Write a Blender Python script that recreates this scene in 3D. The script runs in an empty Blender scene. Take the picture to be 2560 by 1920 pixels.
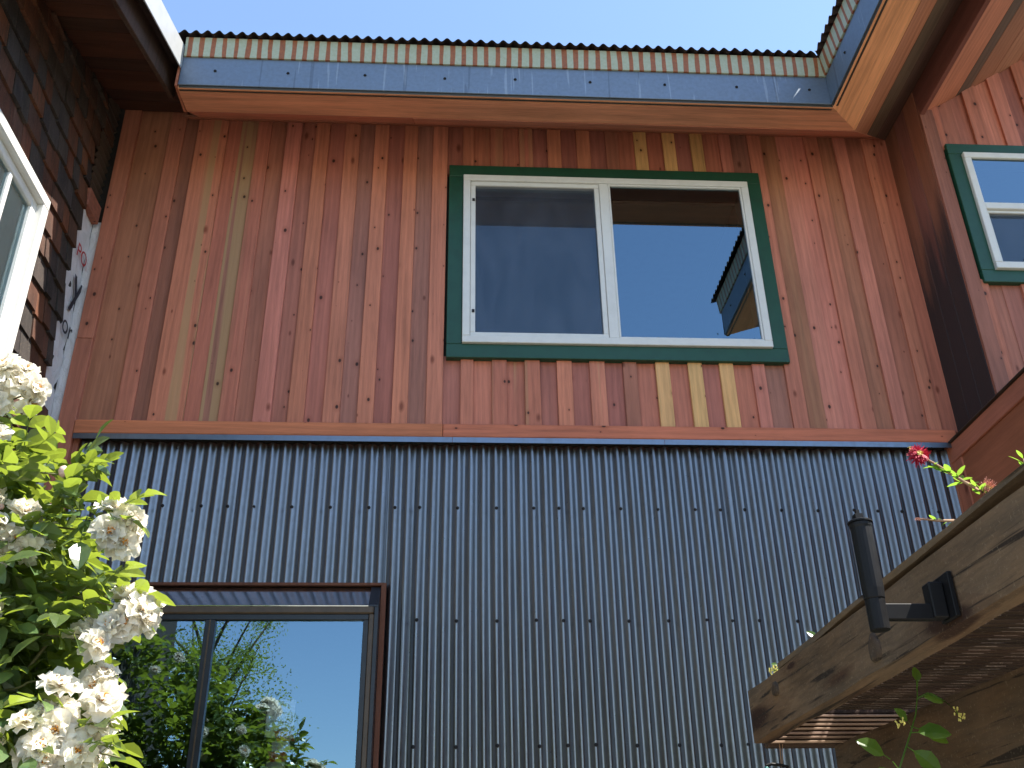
import bpy, bmesh, math, random
from mathutils import Vector, Matrix, Euler
rnd = random.Random(11)
sc = bpy.context.scene
COL = sc.collection
R = math.radians

# ------------------------------------------------------------------ camera, sky, sun, exposure
cam = bpy.data.objects.new('camera', bpy.data.cameras.new('camera'))
COL.objects.link(cam); sc.camera = cam
cam.data.sensor_width = 36.0
cam.data.lens = 36.0 * 2526.08 / 2560.0
cam.data.clip_start = 0.05; cam.data.clip_end = 3000
yaw, pit, rol = R(-3.727), R(28.623), R(0.978)
cam.matrix_world = (Matrix.Translation((1.9363, -5.0838, 1.6)) @ Matrix.Rotation(yaw, 4, 'Z') @ Matrix.Rotation(pit, 4, 'X')
                    @ Matrix.Rotation(rol, 4, 'Y') @ Matrix.Rotation(math.pi / 2, 4, 'X'))

SUN = Vector((0.50, -0.105, 0.86)).normalized()
w = bpy.data.worlds.new('World'); sc.world = w; w.use_nodes = True
nt = w.node_tree
sky = nt.nodes.new('ShaderNodeTexSky'); sky.sky_type = 'NISHITA'; sky.sun_disc = False
sky.sun_elevation = math.asin(SUN.z); sky.sun_rotation = math.atan2(SUN.x, SUN.y)
sky.altitude = 50; sky.air_density = 1.0; sky.dust_density = 0.3; sky.ozone_density = 1.8
nt.links.new(sky.outputs[0], nt.nodes['Background'].inputs[0])
nt.nodes['Background'].inputs[1].default_value = 0.13
sun = bpy.data.objects.new('sun', bpy.data.lights.new('sun', 'SUN')); COL.objects.link(sun)
sun.data.energy = 5.0; sun.data.angle = R(0.53); sun.data.color = (1.0, 0.94, 0.85)
sun.rotation_euler = SUN.to_track_quat('Z', 'Y').to_euler()
sun.location = (6, -4, 14)
sc.view_settings.view_transform = 'Standard'; sc.view_settings.look = 'None'
sc.view_settings.gamma = 1.0; sc.view_settings.use_curve_mapping = False
sc.view_settings.exposure = 1.5
sc.cycles.use_denoising = True
sc.cycles.max_bounces = 8; sc.cycles.transparent_max_bounces = 16

# ------------------------------------------------------------------ material helpers
def newmat(name):
    m = bpy.data.materials.new(name); m.use_nodes = True
    return m, m.node_tree.nodes, m.node_tree.links, m.node_tree.nodes['Principled BSDF']

class NB:
    """small helper to chain nodes"""
    def __init__(s, m): s.n = m.node_tree.nodes; s.l = m.node_tree.links
    def node(s, t, **kw):
        x = s.n.new(t)
        for k, v in kw.items():
            if k.startswith('_'): setattr(x, k[1:], v)
        return x
    def link(s, a, b): s.l.new(a, b)
    def math(s, op, a, b=None, c=None, clamp=False):
        x = s.n.new('ShaderNodeMath'); x.operation = op; x.use_clamp = clamp
        for i, v in enumerate((a, b, c)):
            if v is None: continue
            if isinstance(v, (int, float)): x.inputs[i].default_value = v
            else: s.l.new(v, x.inputs[i])
        return x.outputs[0]
    def mix(s, fac, a, b, blend='MIX'):
        x = s.n.new('ShaderNodeMix'); x.data_type = 'RGBA'; x.blend_type = blend
        for i, v in ((0, fac), (6, a), (7, b)):
            if isinstance(v, (int, float)): x.inputs[i].default_value = v
            elif isinstance(v, (tuple, list)): x.inputs[i].default_value = tuple(v) + ((1,) if len(v) == 3 else ())
            else: s.l.new(v, x.inputs[i])
        return x.outputs[2]
    def maprange(s, v, a, b, c=0.0, d=1.0, smooth=False):
        x = s.n.new('ShaderNodeMapRange'); x.clamp = True
        if smooth: x.interpolation_type = 'SMOOTHSTEP'
        s.l.new(v, x.inputs[0])
        for i, q in ((1, a), (2, b), (3, c), (4, d)): x.inputs[i].default_value = q
        return x.outputs[0]
    def coords(s, scale, jitter=True):
        tc = s.n.new('ShaderNodeTexCoord'); mp = s.n.new('ShaderNodeMapping')
        mp.inputs['Scale'].default_value = scale
        s.l.new(tc.outputs['Object'], mp.inputs[0])
        if not jitter: return mp.outputs[0]
        oi = s.n.new('ShaderNodeObjectInfo')
        va = s.n.new('ShaderNodeVectorMath'); va.operation = 'ADD'
        mu = s.math('MULTIPLY', oi.outputs['Random'], 37.0)
        s.l.new(mp.outputs[0], va.inputs[0]); s.l.new(mu, va.inputs[1])
        return va.outputs[0]
    def noise(s, vec, scale, detail=4, rough=0.55, dist=0.0):
        x = s.n.new('ShaderNodeTexNoise'); s.l.new(vec, x.inputs['Vector'])
        x.inputs['Scale'].default_value = scale; x.inputs['Detail'].default_value = detail
        x.inputs['Roughness'].default_value = rough; x.inputs['Distortion'].default_value = dist
        return x.outputs['Fac']
    def bump(s, h, strength, dist, bsdf):
        x = s.n.new('ShaderNodeBump'); x.inputs['Strength'].default_value = strength; x.inputs['Distance'].default_value = dist
        s.l.new(h, x.inputs['Height']); s.l.new(x.outputs[0], bsdf.inputs['Normal'])

def axis_scale(ax, along, across):
    v = [across] * 3; v[ax] = along; return tuple(v)

def wood_material(name, ax, rough=0.62, contrast=1.0, knots=True, grey=0.0, stain=False, cracks=0.0, stretch=.055, kdens=(7.5, 5.0), kthr=.46, ksize=.165):
    m, n, l, b = newmat(name); h = NB(m)
    oi = n.new('ShaderNodeObjectInfo')
    g = h.coords(axis_scale(ax, stretch, 1.0))
    fine = h.noise(g, 150, 5, 0.65, 0.3)
    broad = h.noise(g, 16, 3, 0.5, 1.0)
    ring = n.new('ShaderNodeTexWave'); ring.wave_type = 'BANDS'; ring.bands_direction = 'X' if ax != 0 else 'Z'
    l.new(g, ring.inputs['Vector']); ring.inputs['Scale'].default_value = 9; ring.inputs['Distortion'].default_value = 9
    ring.inputs['Detail'].default_value = 3; ring.inputs['Detail Scale'].default_value = 1.2
    patch = h.noise(h.coords(axis_scale(ax, 0.5, 1.0)), 3.0, 3)
    v = h.math('ADD', h.math('MULTIPLY', h.maprange(fine, .25, .75), .30 * contrast), h.math('MULTIPLY', h.maprange(broad, .3, .7), .26 * contrast))
    v = h.math('ADD', v, h.math('MULTIPLY', ring.outputs['Fac'], .13 * contrast))
    v = h.math('ADD', v, h.math('MULTIPLY', h.maprange(patch, .3, .7), .22))
    v = h.math('ADD', v, .90 - .37 * contrast)
    mul = n.new('ShaderNodeCombineColor'); 
    for i in range(3): l.new(v, mul.inputs[i])
    col = h.mix(1.0, oi.outputs['Color'], mul.outputs[0], 'MULTIPLY')
    # sapwood streak, amount carried in the object colour's alpha
    gs = h.coords(axis_scale(ax, 0.012, 1.0))
    sap = h.maprange(h.noise(gs, 15, 2, .4), .575, .62, smooth=True)
    col = h.mix(h.math('MULTIPLY', sap, h.math('SUBTRACT', 1.0, oi.outputs['Alpha'])), col, (.42, .27, .13))
    if grey:
        gp = h.maprange(h.noise(h.coords(axis_scale(ax, .4, 1.0)), 5, 4), .35, .7)
        col = h.mix(h.math('MULTIPLY', gp, grey), col, (.16, .145, .12))
    if knots:
        kc = h.coords((1, 1, 1)); sk = n.new('ShaderNodeSeparateXYZ'); l.new(kc, sk.inputs[0])
        o_ = [i_ for i_ in range(3) if i_ != ax]
        cu = h.math('MULTIPLY', h.math('ADD', sk.outputs[o_[0]], sk.outputs[o_[1]]), kdens[0])
        cv = h.math('MULTIPLY', sk.outputs[ax], kdens[1])
        cb = n.new('ShaderNodeCombineXYZ'); l.new(cu, cb.inputs[0]); l.new(cv, cb.inputs[1])
        vo = n.new('ShaderNodeTexVoronoi'); vo.voronoi_dimensions = '2D'; vo.inputs['Scale'].default_value = 1.0
        l.new(cb.outputs[0], vo.inputs['Vector'])
        sp = n.new('ShaderNodeSeparateColor'); l.new(vo.outputs['Color'], sp.inputs[0])
        size = h.math('MULTIPLY', h.math('MAXIMUM', h.math('SUBTRACT', sp.outputs[0], kthr), 0.0), ksize)
        k = h.math('SUBTRACT', 1.0, h.math('DIVIDE', vo.outputs['Distance'], h.math('ADD', size, .0001)), clamp=True)
        k2 = h.maprange(k, .0, .45, 0, .92, True)
        col = h.mix(k2, col, (.035, .016, .010))
        cu2 = h.math('ADD', h.math('MULTIPLY', cu, .62), 3.7); cv2 = h.math('MULTIPLY', cv, .42)
        cb2 = n.new('ShaderNodeCombineXYZ'); l.new(cu2, cb2.inputs[0]); l.new(cv2, cb2.inputs[1])
        vo2 = n.new('ShaderNodeTexVoronoi'); vo2.voronoi_dimensions = '2D'; vo2.inputs['Scale'].default_value = 1.0; l.new(cb2.outputs[0], vo2.inputs['Vector'])
        sp3 = n.new('ShaderNodeSeparateColor'); l.new(vo2.outputs['Color'], sp3.inputs[0])
        dd = h.math('ADD', vo2.outputs['Distance'], h.math('MULTIPLY', h.math('SUBTRACT', broad, .5), .05))
        sz2 = h.math('MULTIPLY', h.math('MAXIMUM', h.math('SUBTRACT', sp3.outputs[1], .55), 0.0), .22)
        kk = h.math('SUBTRACT', 1.0, h.math('DIVIDE', dd, h.math('ADD', sz2, .0001)), clamp=True)
        col = h.mix(h.math('MULTIPLY', h.maprange(kk, 0, .7), .75), col, h.mix(1.0, col, (.30, .17, .12), 'MULTIPLY'))
        halo = h.math('SUBTRACT', 1.0, h.math('DIVIDE', vo.outputs['Distance'], h.math('ADD', h.math('MULTIPLY', size, 2.6), .0001)), clamp=True)
        col = h.mix(h.math('MULTIPLY', halo, .5), col, h.mix(1.0, col, (.55, .38, .30), 'MULTIPLY'))
    if cracks:
        ck = h.noise(h.coords(axis_scale(ax, .035, 1.0)), 55, 3, .5, .6)
        col = h.mix(h.math('MULTIPLY', h.maprange(ck, .60, .66), cracks), col, (.022, .015, .010))
        sp2 = h.noise(h.coords((1, 1, 1)), 140, 3, .7)
        col = h.mix(h.math('MULTIPLY', h.maprange(sp2, .58, .72), .45), col, (.27, .21, .14))
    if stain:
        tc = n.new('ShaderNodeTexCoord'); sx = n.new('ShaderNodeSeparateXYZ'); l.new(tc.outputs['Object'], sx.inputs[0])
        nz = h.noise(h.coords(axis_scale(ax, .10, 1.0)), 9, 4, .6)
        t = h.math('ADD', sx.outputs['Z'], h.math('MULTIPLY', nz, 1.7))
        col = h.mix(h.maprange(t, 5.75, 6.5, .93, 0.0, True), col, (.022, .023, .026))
    l.new(col, b.inputs['Base Color'])
    b.inputs['Roughness'].default_value = rough
    b.inputs['Specular IOR Level'].default_value = .3
    h.bump(h.math('ADD', fine, h.math('MULTIPLY', ring.outputs['Fac'], .4)), .25, .004, b)
    return m

def metal_material(name, base, rough, metallic=1.0, dirt=(.10, .085, .07), dirt_amt=.35, streak_ax=2):
    m, n, l, b = newmat(name); h = NB(m)
    a = h.noise(h.coords(axis_scale(streak_ax, .08, 1.0)), 22, 5, .6)
    s = h.noise(h.coords((1, 1, 1)), 45, 4, .6)
    col = h.mix(h.math('MULTIPLY', h.maprange(a, .48, .75), dirt_amt), base, dirt)
    col = h.mix(h.math('MULTIPLY', h.maprange(s, .55, .8), dirt_amt * .3), col, dirt)
    l.new(col, b.inputs['Base Color']); b.inputs['Metallic'].default_value = metallic
    l.new(h.maprange(s, .2, .8, rough - .07, rough + .14), b.inputs['Roughness'])
    h.bump(h.noise(h.coords((1, 1, 1)), 9, 3), .05, .003, b)
    return m

def streak(m, amt=.5):
    """pale vertical drip lines on a metal fascia"""
    h = NB(m); b = m.node_tree.nodes['Principled BSDF']
    src = b.inputs['Base Color'].links[0].from_socket
    g = h.noise(h.coords((1, 1, .045), False), 42, 2, .4)
    f = h.math('MULTIPLY', h.maprange(g, .655, .69), amt)
    h.link(h.mix(f, src, (.40, .43, .45)), b.inputs['Base Color'])
    g2 = h.noise(h.coords((1, 1, .03), False), 30, 1, .4)
    src = b.inputs['Base Color'].links[0].from_socket
    h.link(h.mix(h.math('MULTIPLY', h.maprange(g2, .735, .745), .25), src, (.05, .045, .05)), b.inputs['Base Color'])

def paint_material(name, base, rough=.5, var=.12, spec=.4):
    m, n, l, b = newmat(name); h = NB(m)
    a = h.noise(h.coords((1, 1, 1)), 14, 5, .6)
    d = tuple(c * (1 - var * 2.2) for c in base)
    l.new(h.mix(h.maprange(a, .45, .8), base, d), b.inputs['Base Color'])
    b.inputs['Roughness'].default_value = rough; b.inputs['Specular IOR Level'].default_value = spec
    h.bump(h.noise(h.coords((1, 1, 1)), 160, 3), .08, .001, b)
    return m

def glass_material(name, ior=1.9, tint=(.75, .82, .80), wav=.0):
    m = bpy.data.materials.new(name); m.use_nodes = True
    n = m.node_tree.nodes; l = m.node_tree.links; n.clear(); h = NB(m)
    out = n.new('ShaderNodeOutputMaterial'); mx = n.new('ShaderNodeMixShader')
    tr = n.new('ShaderNodeBsdfTransparent'); gl = n.new('ShaderNodeBsdfGlossy'); fr = n.new('ShaderNodeFresnel')
    tr.inputs[0].default_value = tint + (1,); gl.inputs['Roughness'].default_value = 0.0; gl.inputs[0].default_value = (.58, .84, 1.0, 1)
    fr.inputs[0].default_value = ior
    if wav:
        bp = n.new('ShaderNodeBump'); bp.inputs['Strength'].default_value = wav; bp.inputs['Distance'].default_value = .01
        l.new(h.noise(h.coords((1, 1, 1), False), 2.2, 2), bp.inputs['Height']); l.new(bp.outputs[0], gl.inputs['Normal'])
    l.new(fr.outputs[0], mx.inputs[0]); l.new(tr.outputs[0], mx.inputs[1]); l.new(gl.outputs[0], mx.inputs[2])
    l.new(mx.outputs[0], out.inputs[0])
    return m

def leaf_material(name, top, trans, amt=.45, gloss=.35):
    m = bpy.data.materials.new(name); m.use_nodes = True
    n = m.node_tree.nodes; l = m.node_tree.links; b = n['Principled BSDF']; h = NB(m)
    out = n['Material Output']
    oi = n.new('ShaderNodeObjectInfo'); gi = n.new('ShaderNodeNewGeometry')
    r = h.math('FRACT', h.math('ADD', oi.outputs['Random'], gi.outputs['Random Per Island']))
    hue = n.new('ShaderNodeHueSaturation'); hue.inputs['Color'].default_value = top + (1,)
    l.new(h.maprange(r, 0, 1, .475, .515), hue.inputs['Hue']); l.new(h.maprange(r, 0, 1, .55, 1.45), hue.inputs['Value'])
    vein = h.noise(h.coords((1, 1, 1)), 90, 3)
    l.new(h.mix(h.maprange(vein, .4, .7, 0, .35), hue.outputs[0], (.16, .20, .07)), b.inputs['Base Color'])
    b.inputs['Roughness'].default_value = gloss; b.inputs['Specular IOR Level'].default_value = .5
    t = n.new('ShaderNodeBsdfTranslucent'); t.inputs[0].default_value = trans + (1,)
    mx = n.new('ShaderNodeMixShader'); mx.inputs[0].default_value = amt
    l.new(b.outputs[0], mx.inputs[1]); l.new(t.outputs[0], mx.inputs[2]); l.new(mx.outputs[0], out.inputs[0])
    return m

M = {}
M['wood_x'] = wood_material('redwood_grain_x', 0)
M['wood_y'] = wood_material('redwood_grain_y', 1, knots=False)
M['wood_xs'] = wood_material('redwood_soffit_x', 0, knots=False, contrast=1.2)
M['wood_z'] = wood_material('redwood_grain_z', 2)
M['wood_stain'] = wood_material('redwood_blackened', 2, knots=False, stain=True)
M['shingle'] = wood_material('cedar_shingle', 2, rough=.8, contrast=1.9, knots=False, grey=.15, cracks=.5)
M['weathered_y'] = wood_material('weathered_beam_y', 1, rough=.85, contrast=2.0, grey=.3, cracks=.95, stretch=.11, kdens=(9, 2.0), kthr=.6, ksize=.8)
M['weathered_x'] = wood_material('weathered_beam_x', 0, rough=.85, contrast=1.6, knots=False, grey=.2, cracks=.6)
M['zinc'] = metal_material('galvanised_sheet', (.212, .216, .224), .31, 1.0, (.10, .085, .072), .30)
M['zinc_flat'] = metal_material('galvanised_fascia', (.20, .225, .26), .36, 1.0, (.14, .15, .16), .4)
M['zinc_dark'] = metal_material('dark_bronze_sheet', (.10, .095, .08), .45, .8)
M['zinc_x'] = metal_material('galvanised_fascia_streaked', (.215, .255, .305), .62, 1.0, (.34, .37, .40), .0)
M['rust_sheet'] = metal_material('rusted_roof_sheet', (.05, .034, .032), .7, .3, (.022, .02, .022), .6)
M['rust_trim'] = metal_material('rusty_steel_trim', (.15, .052, .024), .7, .2, (.05, .02, .012), .6)
M['black_metal'] = metal_material('black_painted_metal', (.006, .006, .007), .5, 0.0, (.014, .014, .014), .3)
M['black_metal'].node_tree.nodes['Principled BSDF'].inputs['Specular IOR Level'].default_value = .22
M['bronze'] = paint_material('bronze_anodised', (.085, .055, .030), .4, .2)
M['dark_frame'] = paint_material('dark_aluminium', (.02, .022, .026), .35, .2)
M['white_vinyl'] = paint_material('white_vinyl', (.68, .67, .63), .38, .05)
M['white_metal'] = paint_material('white_metal_edge', (.36, .37, .37), .4, .06)
M['green_paint'] = paint_material('green_trim_paint', (.012, .066, .036), .42, .12)
M['screw'] = paint_material('screw_head', (.025, .024, .026), .75, .1, .1)
M['grey_dark'] = paint_material('dark_interior', (.035, .033, .03), .9, .1)
M['blind'] = paint_material('cream_blind', (.62, .60, .53), .8, .05)
M['ceiling'] = paint_material('interior_ceiling', (.30, .29, .24), .9, .05)
M['glass_up'] = glass_material('window_glass', 2.9, (.5, .55, .55), .02)
M['glass_low'] = glass_material('old_window_glass', 3.2, (.9, .92, .92), .03)
M['glass_clear'] = glass_material('clear_glass', 1.55, (.9, .93, .9))

streak(M['zinc_x'])
M['mirror_flash'] = metal_material('polished_flashing', (.62, .66, .66), .10, 1.0, (.2, .22, .2), .2)

def screen_material():
    m = bpy.data.materials.new('insect_screen'); m.use_nodes = True
    n = m.node_tree.nodes; l = m.node_tree.links; b = n['Principled BSDF']; h = NB(m)
    wv = h.noise(h.coords((1, 1, .35), False), 5.0, 3, .5, 1.5)  # wavy tone paints the moire reflection into the screen colour
    l.new(h.mix(h.maprange(wv, .3, .7), (.024, .030, .042), (.066, .078, .105)), b.inputs['Base Color'])
    b.inputs['Roughness'].default_value = .6
    b.inputs['Alpha'].default_value = .5
    return m
M['screen'] = screen_material()

def rust_band_material(ax):
    """pale zinc flashing with rust runs below each roof valley"""
    m, n, l, b = newmat('rust_streaked_flashing_' + 'xy'[ax]); h = NB(m)
    tc = n.new('ShaderNodeTexCoord'); sx = n.new('ShaderNodeSeparateXYZ'); l.new(tc.outputs['Object'], sx.inputs[0])
    c = sx.outputs[ax]
    wob = h.noise(h.coords(axis_scale(2, .25, 1.0), False), 9, 3)
    wide = h.noise(h.coords(axis_scale(2, .02, 1.0), False), 3.1, 2)
    u = h.math('ADD', c, h.math('MULTIPLY', h.math('SUBTRACT', wob, .5), .030))
    ph = h.math('COSINE', h.math('MULTIPLY', u, 2 * math.pi / .0678))
    th = h.maprange(wide, .35, .68, .62, .05)
    st = h.maprange(h.math('SUBTRACT', ph, th), -.10, .10)
    hgt = h.noise(h.coords((1, 1, 1), False), 60, 4)
    rust = h.mix(h.maprange(hgt, .3, .7), (.30, .074, .008), (.20, .042, .006))
    pale = h.mix(h.maprange(hgt, .35, .8), (.36, .39, .29), (.29, .32, .22))
    edge = h.math('SUBTRACT', 1.0, h.math('MULTIPLY', h.math('ABSOLUTE', h.math('SUBTRACT', st, .5)), 2.0))
    col = h.mix(h.math('MULTIPLY', st, .93), pale, rust)
    col = h.mix(h.math('MULTIPLY', edge, .5), col, (.30, .20, .055))
    l.new(col, b.inputs['Base Color']); b.inputs['Roughness'].default_value = .55
    return m
M['rust_x'] = rust_band_material(0); M['rust_y'] = rust_band_material(1)

def wrap_material():
    m, n, l, b = newmat('house_wrap'); h = NB(m)
    cr = h.noise(h.coords((1, 1, .6), False), 18, 5, .6, 1.0)
    l.new(h.mix(h.maprange(cr, .3, .75), (.70, .69, .70), (.56, .54, .54)), b.inputs['Base Color'])
    b.inputs['Roughness'].default_value = .5
    h.bump(cr, .8, .02, b)
    return m
M['wrap'] = wrap_material()
M['print_red'] = paint_material('red_print', (.45, .03, .035), .6)
M['print_black'] = paint_material('black_print', (.02, .02, .03), .6)
M['petal'] = leaf_material('rose_petal', (.95, .92, .84), (.98, .93, .80), .55, .7)
M['stamen'] = paint_material('rose_stamens', (.75, .33, .03), .7)
M['petal'].node_tree.nodes['Hue/Saturation/Value'].inputs['Hue'].default_value = .5
M['rose_leaf'] = leaf_material('rose_leaf', (.075, .125, .050), (.34, .44, .04), .38, .27)
M['vine_leaf'] = leaf_material('vine_leaf', (.065, .15, .028), (.30, .52, .05), .5, .3)
M['tree_leaf'] = leaf_material('tree_leaf', (.10, .16, .025), (.30, .40, .03), .45, .45)
M['bud'] = paint_material('rose_bud', (.75, .50, .45), .6)
M['cane'] = paint_material('rose_cane', (.13, .13, .045), .6, .25)
M['bark'] = paint_material('tree_bark', (.09, .065, .045), .9, .3)
M['brush_red'] = paint_material('red_filaments', (.55, .02, .06), .6)
M['brush_pale'] = paint_material('fading_filaments', (.62, .28, .20), .6)
M['brush_tip'] = paint_material('yellow_flower_core', (.72, .65, .18), .6)
M['teal'] = paint_material('teal_glass_bead', (.05, .22, .20), .2)
M['twine'] = paint_material('twine', (.32, .20, .12), .9)
M['red_cloth'] = paint_material('red_cloth', (.75, .05, .05), .8)
M['white_cloth'] = paint_material('white_cloth', (.80, .78, .74), .8)
M['far_window_stand_in'] = paint_material('far_window_pale_blue', (.92, .95, .97), .6, .02)

def ground_material():
    m, n, l, b = newmat('gravel_ground'); h = NB(m)
    a = h.noise(h.coords((1, 1, 1), False), 2.0, 6, .6); c = h.noise(h.coords((1, 1, 1), False), 60, 4, .6)
    col = h.mix(h.maprange(a, .35, .65), (.25, .22, .175), (.19, .18, .13))
    l.new(h.mix(h.maprange(c, .3, .7, 0, .6), col, (.30, .27, .23)), b.inputs['Base Color'])
    b.inputs['Roughness'].default_value = .95; h.bump(c, .5, .02, b)
    return m
M['ground'] = ground_material()

# ------------------------------------------------------------------ object helpers
def link(o, parent=None, label=None, cat=None, group=None, kind=None):
    COL.objects.link(o)
    if parent is not None: o.parent = parent
    if label: o['label'] = label
    if cat: o['category'] = cat
    if group: o['group'] = group
    if kind: o['kind'] = kind
    return o

def thing(name, label, cat, loc=(0, 0, 0), group=None):
    o = bpy.data.objects.new(name, None); o.location = loc; o.empty_display_size = .2
    return link(o, None, label, cat, group)

def mesh(name, verts, faces, mat, parent=None, color=None, smooth=False, **kw):
    me = bpy.data.meshes.new(name); me.from_pydata([tuple(v) for v in verts], [], faces); me.update()
    if smooth: me.polygons.foreach_set('use_smooth', [True] * len(me.polygons))
    me.materials.append(M[mat] if isinstance(mat, str) else mat)
    o = bpy.data.objects.new(name, me)
    if color: o.color = tuple(color) if len(color) == 4 else tuple(color) + (1.0,)
    link(o, parent, **kw)
    if parent is not None and parent.type == 'EMPTY' and parent.location.length > 0:
        o.matrix_parent_inverse = Matrix.Translation(-parent.location)
    return o

def bevel_data(verts, faces, off):
    bm = bmesh.new(); vs = [bm.verts.new(v) for v in verts]
    for f in faces: bm.faces.new([vs[i] for i in f])
    bmesh.ops.recalc_face_normals(bm, faces=bm.faces)
    bmesh.ops.bevel(bm, geom=list(bm.edges), offset=off, segments=1, affect='EDGES')
    bm.verts.index_update()
    v = [tuple(q.co) for q in bm.verts]; f = [[q.index for q in p.verts] for p in bm.faces]
    bm.free(); return v, f

BF = [(0, 3, 2, 1), (4, 5, 6, 7), (0, 1, 5, 4), (1, 2, 6, 5), (2, 3, 7, 6), (3, 0, 4, 7)]
def boxv(x0, x1, y0, y1, z0, z1):
    return [(x0, y0, z0), (x1, y0, z0), (x1, y1, z0), (x0, y1, z0), (x0, y0, z1), (x1, y0, z1), (x1, y1, z1), (x0, y1, z1)]

def box(name, x0, x1, y0, y1, z0, z1, mat, parent=None, color=None, bev=.0025, **kw):
    v, f = boxv(min(x0, x1), max(x0, x1), min(y0, y1), max(y0, y1), min(z0, z1), max(z0, z1)), BF
    if bev: v, f = bevel_data(v, f, bev)
    return mesh(name, v, f, mat, parent, color, **kw)

def hexa(name, pts, mat, parent=None, color=None, bev=.0025, **kw):
    """eight corner points, same order as boxv"""
    v, f = pts, BF
    if bev: v, f = bevel_data(v, f, bev)
    return mesh(name, v, f, mat, parent, color, **kw)

def prism_y(name, prof, y0, y1, mat, parent=None, color=None, bev=.002, **kw):
    """profile in (x,z) extruded along y"""
    k = len(prof); v = [(x, y0, z) for x, z in prof] + [(x, y1, z) for x, z in prof]
    f = [list(range(k)), list(range(2 * k - 1, k - 1, -1))] + [(i, (i + 1) % k, k + (i + 1) % k, k + i) for i in range(k)]
    if bev: v, f = bevel_data(v, f, bev)
    return mesh(name, v, f, mat, parent, color, **kw)

def tube_data(path, r0, r1, sides=6):
    V, F = [], []
    path = [Vector(p) for p in path]; k = len(path)
    for i, p in enumerate(path):
        d = (path[min(i + 1, k - 1)] - path[max(i - 1, 0)]).normalized()
        a = d.orthogonal().normalized(); b = d.cross(a); r = r0 + (r1 - r0) * i / max(1, k - 1)
        for s in range(sides):
            t = 2 * math.pi * s / sides; V.append(p + (a * math.cos(t) + b * math.sin(t)) * r)
    for i in range(k - 1):
        for s in range(sides):
            F.append((i * sides + s, i * sides + (s + 1) % sides, (i + 1) * sides + (s + 1) % sides, (i + 1) * sides + s))
    F.append(tuple(range(sides - 1, -1, -1))); F.append(tuple((k - 1) * sides + s for s in range(sides)))
    return V, F

class MB:
    def __init__(s): s.v = []; s.f = []
    def add(s, v, f):
        o = len(s.v); s.v += list(v); s.f += [tuple(i + o for i in q) for q in f]
    def tube(s, path, r0, r1=None, sides=6): s.add(*tube_data(path, r0, r0 if r1 is None else r1, sides))
    def box(s, *a): s.add(boxv(*a), BF)
    def build(s, name, mat, parent=None, smooth=False, **kw): return mesh(name, s.v, s.f, mat, parent, None, smooth, **kw)

def lathe(prof, c, sides=20):
    V = []; F = []; k = len(prof)
    for r, z in prof:
        for s in range(sides):
            t = 2 * math.pi * s / sides; V.append((c[0] + r * math.cos(t), c[1] + r * math.sin(t), c[2] + z))
    for i in range(k - 1):
        for s in range(sides):
            F.append((i * sides + s, i * sides + (s + 1) % sides, (i + 1) * sides + (s + 1) % sides, (i + 1) * sides + s))
    F.append(tuple(range(sides - 1, -1, -1))); F.append(tuple((k - 1) * sides + s for s in range(sides)))
    return V, F

PITCH = .0678
def corrugated(name, x0, x1, z0, z1, parent, yc=.011, amp=.011, seg=14, rows=7, seed=0, lift=0.0):
    """vertical ribs; crest (towards -y) at whole multiples of the pitch"""
    n = max(2, int(round((x1 - x0) / PITCH * seg))); V = []; F = []
    q = random.Random(seed); ph = [q.uniform(0, 6.28) for _ in range(6)]
    for j in range(rows + 1):
        z = z0 + (z1 - z0) * j / rows
        for i in range(n + 1):
            x = x0 + (x1 - x0) * i / n
            wv = .0022 * math.sin(x * 5.1 + ph[0] + z * 1.7) + .0008 * math.sin(z * 6 + ph[1] + x * 2)
            dx = .0032 * math.sin(z * 2.3 + ph[2]) * math.sin(x * 2.2 + ph[3])
            V.append((x + dx, yc - lift - amp * math.cos(2 * math.pi * x / PITCH) + wv, z))
    for j in range(rows):
        for i in range(n): a = j * (n + 1) + i; F.append((a, a + 1, a + n + 2, a + n + 1))
    return mesh(name, V, F, 'zinc', parent, smooth=True)

# redwood tones
RED, DARK, ORANGE, PINK, BROWN, OLIVE, PURPLE, YEL, GREYB = (.240, .096, .066), (.140, .066, .050), (.265, .110, .074), (.270, .112, .086), (.190, .083, .060), (.195, .092, .058), (.190, .078, .063), (.33, .215, .098), (.165, .081, .063)
def tone(c, s=.06, a=1.0):
    k = (1 + rnd.uniform(-s, s)) * 1.42
    return (c[0] * k * 1.08, c[1] * k * .93 * (1 + rnd.uniform(-.03, .03)), c[2] * k * .82 * (1 + rnd.uniform(-.05, .05)), a)

# ------------------------------------------------------------------ ground
gs = 1500
mesh('ground', [(-gs, -gs, 0), (gs, -gs, 0), (gs, gs, 0), (-gs, gs, 0)], [(0, 1, 2, 3)], 'ground', kind='structure')

# ================================================================== THE WOOD AND METAL HOUSE
house = thing('wood_and_metal_house', 'two-storey house with redwood board siding above grey corrugated metal', 'house', (2.3, 0, 0))

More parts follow.
